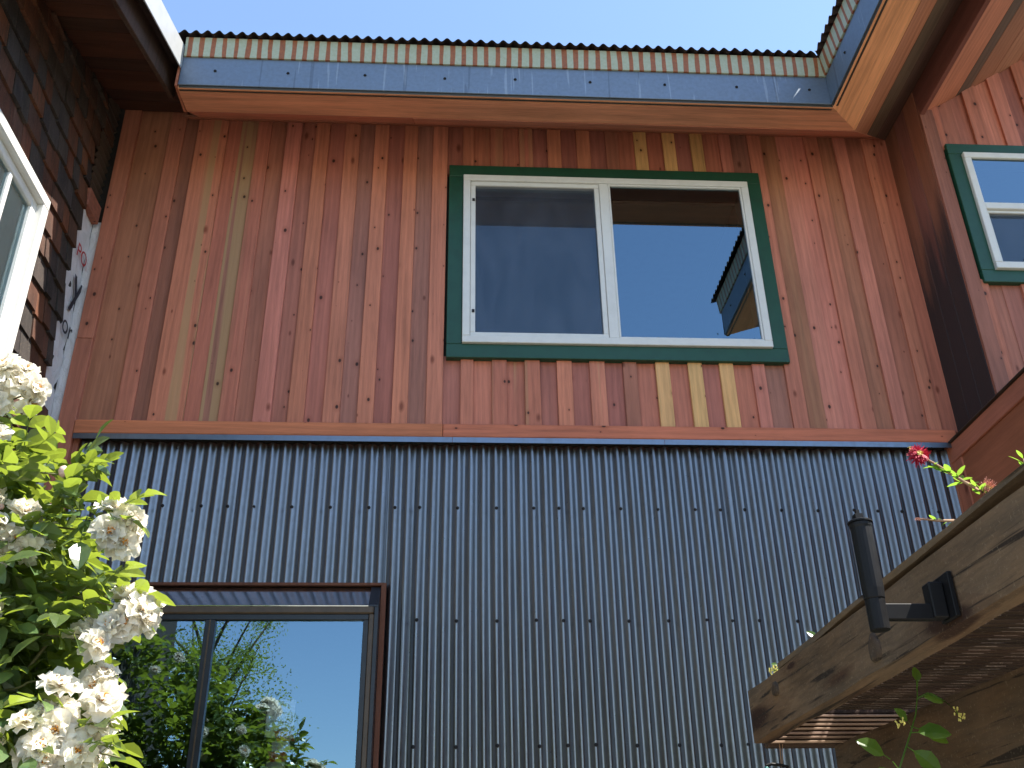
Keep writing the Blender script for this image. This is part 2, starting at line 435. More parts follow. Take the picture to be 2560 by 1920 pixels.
# ---- upper wall: sheathing with every board and batten its own piece
wall = box('wood_wall', -.52, 4.90, .035, .16, 3.95, 6.75, 'grey_dark', house, bev=0)
ZB, ZT = 4.104, 6.46
def board(x0, x1, z0, z1, batten, c, a=1.0, parent=None, y=0.0):
    f = (-.020 if batten else 0.0) + y + rnd.uniform(-.0025, .0025); j = .0015
    g = 0.0 if batten else .001
    pts = [(x0 + g + rnd.uniform(-j, j), f, z0), (x1 - g + rnd.uniform(-j, j), f, z0), (x1 - g, f + (.019 if batten else .034), z0), (x0 + g, f + (.019 if batten else .034), z0)]
    top = [(x0 + g + rnd.uniform(-j, j), f + rnd.uniform(-.001, .001), z1), (x1 - g + rnd.uniform(-j, j), f, z1), (x1 - g, f + (.019 if batten else .034), z1), (x0 + g, f + (.019 if batten else .034), z1)]
    return hexa('batten' if batten else 'board', pts + top, 'wood_z', parent, tone(tuple(v * (1.25 if batten else 1.26) for v in c), .07, a), .0022)

def run_boards(edges, spec, z0, z1, parent, y=0.0, ztop=None):
    for i, (b, c, a) in enumerate(spec):
        x0, x1 = edges[i], edges[i + 1]
        zt = z1 if ztop is None else ztop((x0 + x1) / 2)
        if b: board(x0, x1, z0, zt, True, c, a, parent, y)
        else: board(x0 - .014, x1 + .014, z0, zt, False, c, a, parent, y)

E1 = [-.119, .076, .17, .254, .446, .54, .635, .724, .824, .923, 1.014, 1.104, 1.205, 1.30, 1.396, 1.488, 1.589, 1.676, 1.777, 1.872]
S1 = [(0, OLIVE, .45), (1, RED, 1), (0, DARK, 1), (1, ORANGE, .35), (0, RED, 1), (0, GREYB, .3), (1, RED, .9), (0, BROWN, 1), (1, PINK, 1), (0, BROWN, 1),
      (1, ORANGE, 1), (0, PURPLE, 1), (1, ORANGE, 1), (0, GREYB, 1), (1, ORANGE, 1), (0, PURPLE, 1), (1, ORANGE, 1), (0, GREYB, 1), (1, ORANGE, .9)]
run_boards(E1, S1, ZB, ZT, wall)
E2 = [1.874, 1.971, 2.045, 2.152, 2.237, 2.34, 2.429, 2.527, 2.615, 2.719, 2.809, 2.914, 2.996, 3.106, 3.188, 3.298, 3.381, 3.484, 3.567, 3.678, 3.755, 3.873]
S2 = [(0, PURPLE, 1), (1, RED, 1), (0, ORANGE, .25), (1, RED, .8), (0, RED, .35), (1, RED, .7), (0, PURPLE, 1), (1, ORANGE, 1), (0, PURPLE, 1), (1, ORANGE, .6),
      (0, PURPLE, 1), (1, BROWN, 1), (0, RED, 1), (1, YEL, 1), (0, RED, 1), (1, YEL, 1), (0, PURPLE, 1), (1, YEL, 1), (0, RED, 1), (1, PINK, 1), (0, GREYB, 1)]
run_boards(E2, S2, ZB, 4.56, wall)
S2t = [(b, tuple(q * .92 for q in (c if c != ORANGE or a > .5 else RED)), a if a > .3 else .9) for b, c, a in S2]
run_boards(E2, S2t, 5.92, ZT, wall)
E3 = [3.873, 3.964, 4.062, 4.16, 4.265, 4.356, 4.462, 4.547, 4.66, 4.738, 4.834]
S3 = [(1, ORANGE, 1), (0, OLIVE, .9), (0, PINK, 1), (0, PINK, 1), (1, RED, 1), (0, OLIVE, 1), (1, PINK, 1), (0, BROWN, 1), (1, ORANGE, 1), (0, RED, 1)]
run_boards(E3, S3, ZB, ZT, wall)
# corner board on the left, trim at the foot, steel drip flashing
for (z0, z1, dx) in ((2.2, 4.62, .022), (4.622, 6.46, .012)):
    hexa('corner_board', [(-.225 + dx, -.034, z0), (-.121, -.034, z0), (-.121, .034, z0), (-.225 + dx, .034, z0), (-.238 + dx, -.034, z1), (-.121, -.034, z1), (-.121, .034, z1), (-.238 + dx, .034, z1)], 'wood_z', wall, tone(ORANGE, .03))
hexa('corner_trim', boxv(-.12, -.092, -.004, .03, 2.0, 4.02), 'wood_z', wall, tone(BROWN))
box('trim_board', -.119, 1.875, -.042, 0.03, 4.020, 4.101, 'wood_x', wall, tone((.33, .125, .068), .02), .004)
box('trim_board', 1.877, 4.80, -.0425, 0.03, 4.020, 4.101, 'wood_x', wall, tone((.325, .115, .068), .02), .004)

# ---- lower wall: overlapping corrugated sheets, screws
mwall = box('metal_wall', -.52, 6.6, .03, .16, 0.0, 3.99, 'grey_dark', house, bev=0)
WX1, WZ1 = 1.588, 3.190     # window opening in the metal
WX0 = .03
sheets = [(-1.55, 12.45, 0), (11.55, 25.45, 1), (24.55, 38.45, 0), (37.55, 51.45, 1), (50.55, 64.45, 0), (63.55, 69.95, 1)]
for i, (a, b, up) in enumerate(sheets):
    x0, x1 = max(a * PITCH, -.097), min(b * PITCH, 4.742)
    lf = .0016 if up else 0.0
    if x1 <= WX1 + .01:
        corrugated('corrugated_sheet', x0, x1, WZ1, 3.992, mwall, seed=i, lift=lf)
        continue
    if x0 < WX1:
        corrugated('corrugated_sheet', x0, WX1, WZ1, 3.992, mwall, seed=i, lift=lf)
        corrugated('corrugated_sheet', WX1 + .002, x1, .05, 3.992, mwall, seed=i, rows=14, lift=lf)
    else:
        corrugated('corrugated_sheet', x0, x1, .05, 3.992, mwall, seed=i, rows=14, lift=lf)
corrugated('corrugated_sheet', 4.79, 6.55, .05, 3.56, mwall, seed=9)
corrugated('corrugated_sheet', -.09, WX1, .05, 1.25, mwall, seed=12)
mw = MB()
for k in range(2):
    pass
def flashing(x0, x1):
    prof = [(-.030, 4.018), (-.047, 4.016), (-.048, 3.984), (-.0465, 3.984), (-.0455, 4.0145), (-.030, 4.0165)]
    V = [(x0, y, z) for y, z in prof] + [(x1, y, z) for y, z in prof]; k = len(prof)
    F = [(i, (i + 1) % k, k + (i + 1) % k, k + i) for i in range(k)] + [tuple(range(k - 1, -1, -1)), tuple(range(k, 2 * k))]
    mesh('drip_flashing', V, F, 'zinc_flat', mwall)
flashing(-.112, 1.93); flashing(1.932, 3.11); flashing(3.112, 4.752)
# screws: one mesh, copied
sv, sf = [], []
for r, y in ((.0095, 0), (.0095, -.0022), (.0058, -.003), (.0058, -.0072), (.003, -.0082)):
    for s in range(8):
        t = s * math.pi / 4; sv.append((r * math.cos(t), y, r * math.sin(t)))
for i in range(4):
    for s in range(8): sf.append((i * 8 + s, i * 8 + (s + 1) % 8, (i + 1) * 8 + (s + 1) % 8, (i + 1) * 8 + s))
sf.append(tuple(range(32, 40)))
screw_mesh = bpy.data.meshes.new('screw'); screw_mesh.from_pydata(sv, [], sf); screw_mesh.materials.append(M['screw'])
def screw(parent, loc, rz=0.0):
    o = bpy.data.objects.new('screw', screw_mesh); o.location = loc; o.rotation_euler = (rnd.uniform(-.12, .12), rnd.uniform(0, 6), rz)
    link(o, parent)
    if parent.parent is not None: o.matrix_parent_inverse = parent_inv(parent)
    return o
def parent_inv(p):
    return Matrix.Identity(4)
SN = [0, 3, 6, 9, 11, 13, 16, 19, 22, 24, 26, 29, 32, 35, 37, 39, 42, 45, 48, 50, 52, 55, 58, 61, 63, 65, 68]
for row, z in enumerate((3.617, 3.007, 2.398, 1.788, 1.18, .57)):
    for n_ in SN:
        if row > 0 and n_ * PITCH < WX1 + .05: continue
        screw(mwall, (n_ * PITCH + rnd.uniform(-.003, .003), -.0005, z + rnd.uniform(-.004, .004)))

# ---- centre eave: fascia, rust streaked flashing, soffit boards, roof sheet
FY, FX = -.651, 4.189
RT = 1 / 3.0
eave = hexa('roof_deck', [(.30, -.62, 6.215), (FX + .0, -.62, 6.215), (6.9, 2.2, 7.155), (.30, 2.2, 7.155), (.30, -.62, 6.33), (FX, -.62, 6.33), (6.9, 2.2, 7.27), (.30, 2.2, 7.27)], 'grey_dark', house, bev=0)
for i, (a, b) in enumerate(((.302, 4.189),)):
    hexa('fascia_board', [(a, FY, 5.985), (b, FY, 5.985), (b + .03, FY + .03, 5.985), (a, FY + .03, 5.985), (a, FY, 6.205), (b, FY, 6.205), (b + .03, FY + .03, 6.205), (a, FY + .03, 6.205)], 'zinc_x', eave, bev=.002)
hexa('drip_edge', [(.31, FY - .012, 6.203), (FX - .012, FY - .012, 6.203), (FX, FY + .0, 6.203), (.31, FY, 6.203), (.31, FY - .028, 6.341), (FX - .028, FY - .028, 6.341), (FX, FY, 6.341), (.31, FY, 6.341)], 'rust_x', eave, bev=.001)
box('fascia_shadow_strip', .306, FX + .012, FY + .010, FY + .04, 5.970, 5.9845, 'zinc_dark', eave, None, .001)  # backing strip coloured dark to stand in for the shadow gap
# soffit: level board then sloping boards up to the wall (mitred with the wing)
ZS0, ZS1, YS1 = 5.968, 6.000, -.415
def soffit_quad(name, a, b, ya, za, yb, zb, c, mitre=True, al=1.0):
    d = .02
    xa = b + (ya - FY if mitre else 0); xb = b + (yb - FY if mitre else 0)
    return hexa(name, [(a, ya, za), (xa, ya, za), (xb, yb, zb), (a, yb, zb), (a, ya, za + d), (xa, ya, za + d), (xb, yb, zb + d), (a, yb, zb + d)], 'wood_xs', eave, tone(c, .03, al), .0015)
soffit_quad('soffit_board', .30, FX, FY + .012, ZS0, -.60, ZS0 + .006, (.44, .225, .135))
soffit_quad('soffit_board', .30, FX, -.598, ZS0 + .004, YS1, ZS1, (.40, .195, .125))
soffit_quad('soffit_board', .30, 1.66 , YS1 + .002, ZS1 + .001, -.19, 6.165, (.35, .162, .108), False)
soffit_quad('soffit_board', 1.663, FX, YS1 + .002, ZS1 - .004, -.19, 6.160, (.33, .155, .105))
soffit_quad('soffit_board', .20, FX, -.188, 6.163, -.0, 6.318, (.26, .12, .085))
hexa('roof_infill', [(-.95, -.60, 6.30), (.298, -.60, 6.30), (.298, 2.2, 7.23), (-.95, 2.2, 7.23), (-.95, -.60, 6.34), (.298, -.60, 6.34), (.298, 2.2, 7.27), (-.95, 2.2, 7.27)], 'rust_sheet', eave, bev=0)
# end grain cap of the eave on the left
hexa('eave_end_board', [(.284, FY + .0, 5.975), (.298, FY + .0, 5.975), (.298, YS1, 5.99), (.284, YS1, 5.99), (.284, FY, 6.22), (.298, FY, 6.22), (.298, -.02, 6.42), (.284, -.02, 6.42)], 'wood_xs', eave, tone(ORANGE), .001)
for n_ in range(9):
    screw(eave, (.50 + n_ * .445 + rnd.uniform(-.02, .02), FY - .0005, 6.10 + rnd.uniform(-.006, .006)))

def roof_sheet(name, parent, swap):
    """corrugated roof; ribs run up the slope. swap: False centre roof, True wing roof"""
    V = []; F = []; cols = []
    if not swap: u0, u1 = .25, 6.9
    else: u0, u1 = -2.17, 2.2
    n = int((u1 - u0) / PITCH * 10)
    for i in range(n + 1):
        u = u0 + (u1 - u0) * i / n
        amp = .0145 * math.cos(2 * math.pi * (u + .034) / PITCH) + .003 * math.sin(u * 9)*math.sin(u*23)
        if not swap:
            s0 = -.715 if u < 4.125 else u - 4.84
            s1 = 2.25
            ab = [(u, s, 6.350 + (s + .71) * RT + amp) for s in (min(s0, s1), s1)]
        else:
            s0 = 4.125 if u < -.715 else u + 4.84
            s1 = max(s0 + .001, min(8.0, FX + (u + 2.17) / .36))
            ab = [(s, u, 6.350 + (s - 4.13) * RT + amp) for s in (s0, s1)]
        V += ab
    for i in range(n): F.append((2 * i, 2 * i + 2, 2 * i + 3, 2 * i + 1))
    return mesh(name, V, F, 'rust_sheet', parent, smooth=True)
roof_sheet('roof_sheet', eave, False)

# ---- wing on the right: side wall, window wall, roof
wing = hexa('wing_wall', boxv(4.87, 8.0, -.41, .03, 3.98, 6.10), 'grey_dark', house, bev=0)
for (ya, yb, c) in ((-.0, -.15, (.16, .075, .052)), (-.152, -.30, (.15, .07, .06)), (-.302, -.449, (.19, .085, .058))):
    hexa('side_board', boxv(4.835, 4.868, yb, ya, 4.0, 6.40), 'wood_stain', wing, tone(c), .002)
def wtop(x): return 6.10 + .64 * (x - 4.84) + .10
YW = -.452
EW = [4.87, 4.965, 5.06, 5.155, 5.25, 5.35, 5.445, 5.54, 5.635, 5.735, 5.83, 5.93, 6.03, 6.13]
SW = [(1, RED, 1), (0, BROWN, 1), (0, PURPLE, 1), (1, RED, 1), (0, PINK, 1), (1, PINK, 1), (0, PURPLE, 1), (1, RED, 1), (0, BROWN, 1), (1, RED, 1), (0, BROWN, 1), (1, RED, 1), (0, PINK, 1)]
GX0, GX1, GZ0, GZ1 = 4.936, 6.10, 4.818, 5.845
hexa('corner_board', boxv(4.836, 4.925, YW - .022, YW + .0, 4.0, 6.14), 'wood_z', wing, tone(BROWN))
run_boards(EW, SW, 4.0, GZ0 + .03, wing, y=YW)
run_boards(EW, SW, GZ1 - .03, 6.3, wing, y=YW, ztop=wtop)
# gable triangle behind the upper boards
hexa('gable_sheathing', [(4.88, -.405, 6.101), (8.0, -.405, 6.101), (8.0, .02, 6.101), (4.88, .02, 6.101), (4.88, -.405, 6.13), (8.0, -.405, 7.9), (8.0, .02, 7.9), (4.88, .02, 6.13)], 'grey_dark', wing, bev=0)
def yfront0(x): return -2.07 + .36 * (x - FX)
wroof = hexa('wing_roof_deck', [(FX + .03, -2.07, 6.215), (8, yfront0(8), 7.5), (8, 3.16, 7.5), (FX + .03, -.62, 6.215), (FX + .03, -2.07, 6.33), (8, yfront0(8), 7.61), (8, 3.16, 7.61), (FX + .03, -.62, 6.33)], 'grey_dark', house, bev=0)
def yfront(x): return -2.10 + .36 * (x - FX)
def wing_soffit(xa, za, xb, zb, c, y0=-2.10, mitre=True, al=1.0, off=0.0):
    d = .02; fa, fb = yfront(xa), yfront(xb)
    ya = FY + (xa - FX) if mitre else off; yb = FY + (xb - FX) if mitre else off
    return hexa('soffit_board', [(xa, fa, za), (xb, fb, zb), (xb, yb, zb), (xa, ya, za), (xa, fa, za + d), (xb, fb, zb + d), (xb, yb, zb + d), (xa, ya, za + d)], 'wood_y', wroof, tone(c, .03, al), .0015)
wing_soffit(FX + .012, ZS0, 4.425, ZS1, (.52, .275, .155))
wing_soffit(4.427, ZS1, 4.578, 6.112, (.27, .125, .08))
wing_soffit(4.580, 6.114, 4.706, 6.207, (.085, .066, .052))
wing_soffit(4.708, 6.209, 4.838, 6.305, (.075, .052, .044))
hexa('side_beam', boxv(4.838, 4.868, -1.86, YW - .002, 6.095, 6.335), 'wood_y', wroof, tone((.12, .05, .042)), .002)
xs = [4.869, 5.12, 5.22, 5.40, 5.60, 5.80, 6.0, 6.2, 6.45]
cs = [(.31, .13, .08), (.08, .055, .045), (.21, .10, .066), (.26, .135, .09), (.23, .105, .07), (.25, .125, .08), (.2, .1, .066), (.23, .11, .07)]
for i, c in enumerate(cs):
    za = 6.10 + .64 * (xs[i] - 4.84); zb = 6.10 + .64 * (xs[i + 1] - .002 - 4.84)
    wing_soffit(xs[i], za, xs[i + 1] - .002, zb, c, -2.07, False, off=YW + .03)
hexa('fascia_board', [(FX, -2.12, 5.985), (FX + .03, -2.12, 5.985), (FX + .03, FY + .03, 5.985), (FX, FY, 5.985), (FX, -2.12, 6.205), (FX + .03, -2.12, 6.205), (FX + .03, FY + .03, 6.205), (FX, FY, 6.205)], 'zinc_x', wroof, bev=.002)
hexa('drip_edge', [(FX - .012, -2.13, 6.203), (FX, -2.13, 6.203), (FX, FY, 6.203), (FX - .012, FY - .012, 6.203), (FX - .028, -2.13, 6.341), (FX, -2.13, 6.341), (FX, FY, 6.341), (FX - .028, FY - .028, 6.341)], 'rust_y', wroof, bev=.001)
box('fascia_shadow_strip', FX + .010, FX + .04, -2.11, FY + .0, 5.970, 5.9845, 'zinc_dark', wroof, None, .001)  # same dark strip as a painted shadow gap below the wing fascia
for (xa, xb) in ((FX, 4.84), (4.842, 5.6), (5.602, 6.45)):
    lo = lambda x: 5.985 if x <= 4.42 else (6.0 + .74 * (x - 4.42) - .03 if x < 4.84 else 6.10 + .64 * (x - 4.84) - .04)
    hi = lambda x: 6.205 + .335 * (x - FX) if 6.205 + .335 * (x - FX) > lo(x) + .06 else lo(x) + .06
    hexa('barge_board', [(xa, yfront(xa) - .022, lo(xa)), (xb, yfront(xb) - .022, lo(xb)), (xb, yfront(xb) - .001, lo(xb)), (xa, yfront(xa) - .001, lo(xa)), (xa, yfront(xa) - .022, hi(xa)), (xb, yfront(xb) - .022, hi(xb)), (xb, yfront(xb) - .001, hi(xb)), (xa, yfront(xa) - .001, hi(xa))], 'wood_y', wroof, tone(BROWN), .002)
for n_ in range(4): screw(wroof, (FX - .0005, -.95 - n_ * .445, 6.10), R(-90))
roof_sheet('roof_sheet', wroof, True)

# ---- low wood-clad box under the wing
bay = hexa('porch_box', boxv(4.775, 7.2, -2.3, .028, 3.60, 4.005), 'wood_x', house, tone(BROWN), 0)
hexa('top_board', boxv(4.752, 4.774, -2.3, -.0, 3.905, 4.012), 'wood_y', bay, tone(ORANGE, .02), .003)
hexa('corner_board', boxv(4.757, 4.774, -.105, -.0, 3.605, 3.904), 'wood_z', bay, tone(ORANGE, .02), .002)
hexa('side_panel', boxv(4.7655, 4.7745, -2.3, -.106, 3.605, 3.904), 'wood_y', bay, tone((.22, .086, .046), .02), .001)
hexa('bottom_board', boxv(4.755, 4.80, -2.3, -.0, 3.575, 3.602), 'wood_y', bay, tone((.22, .08, .05)), .002)
hexa('cap_flashing', boxv(4.735, 7.2, -2.31, -.049, 4.0135, 4.022), 'zinc_dark', bay, bev=.002)
hexa('added_dark_wall', boxv(5.35, 5.45, -2.28, .02, 0, 3.598), 'wood_z', bay, tone(DARK), 0)  # unseen wall added so the metal ribs reflect something dark
hexa('corner_trim', boxv(4.744, 4.772, -.0, .028, 2.2, 4.018), 'wood_z', mwall, tone(BROWN), .002)

# ---- windows
def frame_rect(name, x0, x1, z0, z1, wd, y0, y1, mat, parent, bev=.003, wz=None):
    wz = wz or wd
    box(name, x0, x1, y0, y1, z1 - wz, z1, mat, parent, None, bev)
    box(name, x0, x1, y0, y1, z0, z0 + wz, mat, parent, None, bev)
    box(name, x0, x0 + wd, y0 + .0006, y1, z0 + wz + .0005, z1 - wz - .0005, mat, parent, None, bev)
    box(name, x1 - wd, x1, y0 + .0006, y1, z0 + wz + .0005, z1 - wz - .0005, mat, parent, None, bev)

def room(x0, x1, y0, y1, z0, z1, parent):
    v = boxv(x0, x1, y0, y1, z0, z1)
    return mesh('room_interior', v, [BF[0], BF[3], BF[4], BF[5]], 'grey_dark', parent), mesh('room_ceiling', [v[4], v[5], v[6], v[7]], [(0, 1, 2, 3)], 'ceiling', parent)

# upper sliding window (the hole through the sheathing is cut below)
win = box('sliding_window', 1.975, 3.822, -.010, .028, 4.625, 4.632, 'white_vinyl', house, bev=0)
frame_rect('trim_board', 1.886, 3.903, 4.527, 5.956, .0905, -.046, .0, 'green_paint', win)
frame_rect('frame', 1.9775, 3.8115, 4.6185, 5.8645, .045, -.066, .10, 'white_vinyl', win)
box('mullion', 2.842, 2.900, -.062, .09, 4.664, 5.819, 'white_vinyl', win, None, .003)
frame_rect('sash', 2.024, 2.841, 4.665, 5.818, .030, -.052, .0, 'white_vinyl', win, .002)
frame_rect('glazing_bead', 2.901, 3.766, 4.664, 5.819, .012, -.058, .0, 'white_vinyl', win, .002)
mesh('pane', [(2.913, -.044, 4.676), (3.754, -.044, 4.676), (3.754, -.044, 5.807), (2.913, -.044, 5.807)], [(0, 1, 2, 3)], 'glass_up', win)
mesh('pane', [(2.05, -.02, 4.69), (2.841, -.02, 4.69), (2.841, -.02, 5.79), (2.05, -.02, 5.79)], [(0, 1, 2, 3)], 'glass_up', win)
mesh('insect_screen', [(2.054, -.040, 4.695), (2.811, -.040, 4.695), (2.811, -.040, 5.788), (2.054, -.040, 5.788)], [(0, 1, 2, 3)], 'screen', win)
for z in (4.83, 5.66): box('screen_clip', 2.034, 2.05, -.058, -.0525, z, z + .02, 'screw', win, None, .001)
room(2.0, 3.8, .101, 2.6, 4.60, 5.90, win)
# wing window
win2 = box('hung_window', GX0 + .09, GX1 - .09, YW - .01, YW + .03, GZ0 + .083, GZ0 + .088, 'white_vinyl', house, bev=0)
frame_rect('trim_board', GX0, GX1, GZ0, GZ1, .082, YW - .040, YW, 'green_paint', win2)
frame_rect('frame', GX0 + .083, GX1 - .083, GZ0 + .083, GZ1 - .083, .042, YW - .062, YW + .06, 'white_vinyl', win2)
box('meeting_rail', GX0 + .126, GX1 - .126, YW - .058, YW + .03, 5.332, 5.378, 'white_vinyl', win2, None, .003)
frame_rect('sash', GX0 + .126, GX1 - .126, GZ0 + .126, 5.331, .018, YW - .040, YW + .0, 'white_vinyl', win2, .002)
mesh('pane', [(GX0 + .12, YW - .045, 5.37), (GX1 - .12, YW - .045, 5.37), (GX1 - .12, YW - .045, GZ1 - .12), (GX0 + .12, YW - .045, GZ1 - .12)], [(0, 1, 2, 3)], 'glass_up', win2)
mesh('pane', [(GX0 + .12, YW - .012, GZ0 + .12), (GX1 - .12, YW - .012, GZ0 + .12), (GX1 - .12, YW - .012, 5.34), (GX0 + .12, YW - .012, 5.34)], [(0, 1, 2, 3)], 'glass_up', win2)
mesh('insect_screen', [(GX0 + .144, YW - .028, GZ0 + .144), (GX1 - .144, YW - .028, GZ0 + .144), (GX1 - .144, YW - .028, 5.313), (GX0 + .144, YW - .028, 5.313)], [(0, 1, 2, 3)], 'screen', win2)
box('screen_clip', 5.20, 5.23, YW - .046, YW - .0405, GZ0 + .146, GZ0 + .16, 'screw', win2, None, .001)
room(GX0 + .1, GX1 - .1, YW + .061, .9, GZ0 + .1, GZ1 - .1, win2)
# lower garden window with sloping glass head
PW = -.135
gw = box('garden_window', WX0, 1.57, PW + .02, .02, 1.27, 1.30, 'dark_frame', house, bev=0)
box('rust_flashing', WX0 - .04, 1.604, -.018, .012, 3.184, 3.199, 'rust_trim', gw, None, .002)
box('rust_flashing', 1.578, 1.604, -.027, .012, 1.25, 3.1835, 'rust_trim', gw, None, .002)
hexa('side_panel', boxv(1.558, 1.5775, PW + .004, .012, 1.27, 3.05), 'dark_frame', gw, bev=.001)
hexa('head_end', [(1.528, PW + .002, 3.040), (1.5775, PW + .002, 3.040), (1.5775, -.004, 3.040), (1.528, -.004, 3.040), (1.528, PW + .002, 3.050), (1.5775, PW + .002, 3.050), (1.5775, -.004, 3.180), (1.528, -.004, 3.180)], 'dark_frame', gw, bev=.001)
hexa('sloping_head', [(WX0, PW + .004, 3.040), (1.527, PW + .004, 3.040), (1.527, -.004, 3.160), (WX0, -.004, 3.160), (WX0, PW + .003, 3.046), (1.527, PW + .003, 3.046), (1.527, -.004, 3.174), (WX0, -.004, 3.174)], 'mirror_flash', gw, bev=0)
box('head_bar', WX0, 1.556, PW - .012, PW + .03, 3.002, 3.0395, 'bronze', gw, None, .006)
box('head_frame', WX0, 1.532, PW - .0, PW + .03, 2.974, 3.0015, 'dark_frame', gw, None, .002)
box('jamb', 1.533, 1.557, PW - .006, PW + .03, 1.27, 3.0015, 'bronze', gw, None, .003)
box('jamb', 1.506, 1.5325, PW + .002, PW + .03, 1.27, 2.9735, 'dark_frame', gw, None, .002)
box('mullion', .742, .792, PW - .004, PW + .03, 1.27, 2.9735, 'dark_frame', gw, None, .003)
box('mullion_strip', .763, .771, PW - .008, PW - .0045, 1.27, 2.9735, 'bronze', gw, None, .001)
box('sill', WX0, 1.57, PW - .02, .02, 1.25, 1.269, 'bronze', gw, None, .002)
for a, b in ((WX0, .742), (.792, 1.506)):
    mesh('pane', [(a, PW + .018, 1.27), (b, PW + .018, 1.27), (b, PW + .018, 2.975), (a, PW + .018, 2.975)], [(0, 1, 2, 3)], 'glass_low', gw)
rv = boxv(WX0 - .02, 1.60, .0, 3.2, 1.0, 3.05)
mesh('room_interior', rv, [BF[0], BF[1], BF[3], BF[4], BF[5]], 'grey_dark', gw)

# cut the two upper and the lower openings through the sheathing slabs (rebuilt as four strips each)
def punch(o, hx0, hx1, hz0, hz1):
    xs_ = [v.co.x for v in o.data.vertices]; ys_ = [v.co.y for v in o.data.vertices]; zs_ = [v.co.z for v in o.data.vertices]
    x0, x1, y0, y1, z0, z1 = min(xs_), max(xs_), min(ys_), max(ys_), min(zs_), max(zs_)
    b = MB()
    if hx0 > x0: b.box(x0, hx0, y0, y1, z0, z1)
    if hx1 < x1: b.box(hx1, x1, y0, y1, z0, z1)
    b.box(hx0, hx1, y0, y1, z0, hz0); b.box(hx0, hx1, y0, y1, hz1, z1)
    o.data.clear_geometry(); o.data.from_pydata(b.v, [], b.f); o.data.update()
punch(wall, 2.0, 3.8, 4.64, 5.84)
punch(mwall, WX0 - .02, 1.58, 1.26, 3.06)
punch(wing, GX0 + .1, GX1 - .1, GZ0 + .1, GZ1 - .1)

# cloth, and a pale stand-in for the bright far window, behind the lower glass
fl = thing('striped_banner', 'red and white striped cloth below a pale stand-in for a far window, behind the lower window', 'banner', (1.08, .0, 2.2))
mesh('far_window_stand_in', [(1.075, -.095, 2.43), (1.205, -.095, 2.43), (1.205, -.095, 2.60), (1.075, -.095, 2.60)], [(0, 1, 2, 3)], 'far_window_stand_in', fl)
for i in range(9):
    z1 = 2.50 - i * .045; z0 = z1 - .045; k = .012 * math.sin(i * 1.3)
    V = []; F = []
    for j in range(7):
        x = 1.105 + k + j * .014; y = -.102 - .004 * math.sin(j * 1.4 + i * .5)
        V += [(x + .012 * (i % 2) + .006, y, z0), (x, y, z1)]
    for j in range(6): F.append((2 * j, 2 * j + 2, 2 * j + 3, 2 * j + 1))
    mesh('stripe', V, F, 'red_cloth' if i % 2 else 'white_cloth', fl)

# ================================================================== THE SHINGLED HOUSE
sh = thing('shingled_house', 'dark shingled house wing with a white-edged sloping roof beside the redwood wall', 'house', (-.6, -1, 0))
XL = -.255
swall = hexa('shingle_wall', boxv(-.50, XL - .022, -3.4, -.012, 0, 6.35), 'grey_dark', sh, bev=0)
# soffit top follows the 4:12 rake
def zs(y): return 6.36 + .30 * y
V = [(-.50, -3.4, 0), (XL - .022, -3.4, 0), (XL - .022, -.012, 0), (-.50, -.012, 0), (-.50, -3.4, zs(-3.4)), (XL - .022, -3.4, zs(-3.4)), (XL - .022, -.012, zs(-.01)), (-.50, -.012, zs(-.01))]
for v, c in zip(swall.data.vertices, V): v.co = c
# shingles
EXPO = .152
sh_cols = [(.055, .021, .011), (.040, .018, .011), (.022, .018, .017), (.066, .025, .011), (.019, .017, .018)]
def shingle(y0, y1, z0, hgt, c, x=XL):
    t0, t1 = .024 + rnd.uniform(-.004, .006), .003
    s = rnd.uniform(-.004, .004)
    pts = [(x - .02, y0, z0 + s), (x + t0 - .008, y0, z0 + s), (x + t0 - .008, y1, z0 - s), (x - .02, y1, z0 - s),
           (x - .02, y0, z0 + hgt), (x - .02 + t1, y0, z0 + hgt), (x - .02 + t1, y1, z0 + hgt), (x - .02, y1, z0 + hgt)]
    hexa('shingle', pts, 'shingle', swall, tone(c, .25), .0012)
LW = dict(y0=-1.95, y1=-.775, z0=3.75, z1=5.0)   # white window on this wall
row = 0; z = 3.42
while z < 6.3:
    yend = -.215 + rnd.uniform(-.045, .04)
    if z < 3.95: yend = -.035
    elif z < 4.25: yend = -.21 + rnd.uniform(-.03, .03)
    if z > 5.45: yend = -.235 + rnd.uniform(-.03, .02)
    if z > 6.0: yend = -.05
    y = yend
    while y > -1.62:
        wdt = rnd.uniform(.075, .19); a = y - wdt
        zz = z + rnd.uniform(-.012, .012)
        top = min(zz + EXPO * 1.9, zs(y) + .0)
        inside = (a < LW['y1'] and y > LW['y0'] and zz + EXPO > LW['z0'] and zz < LW['z1'] - .02)
        if inside:
            if y > LW['y1'] + .03: shingle(LW['y1'] + .002, y - .004, zz, top - zz, rnd.choice(sh_cols))
        elif zz < zs(y) - .08: shingle(a, y - rnd.uniform(.002, .006), zz, max(.05, top - zz), rnd.choice(sh_cols))
        y = a
    z += EXPO; row += 1
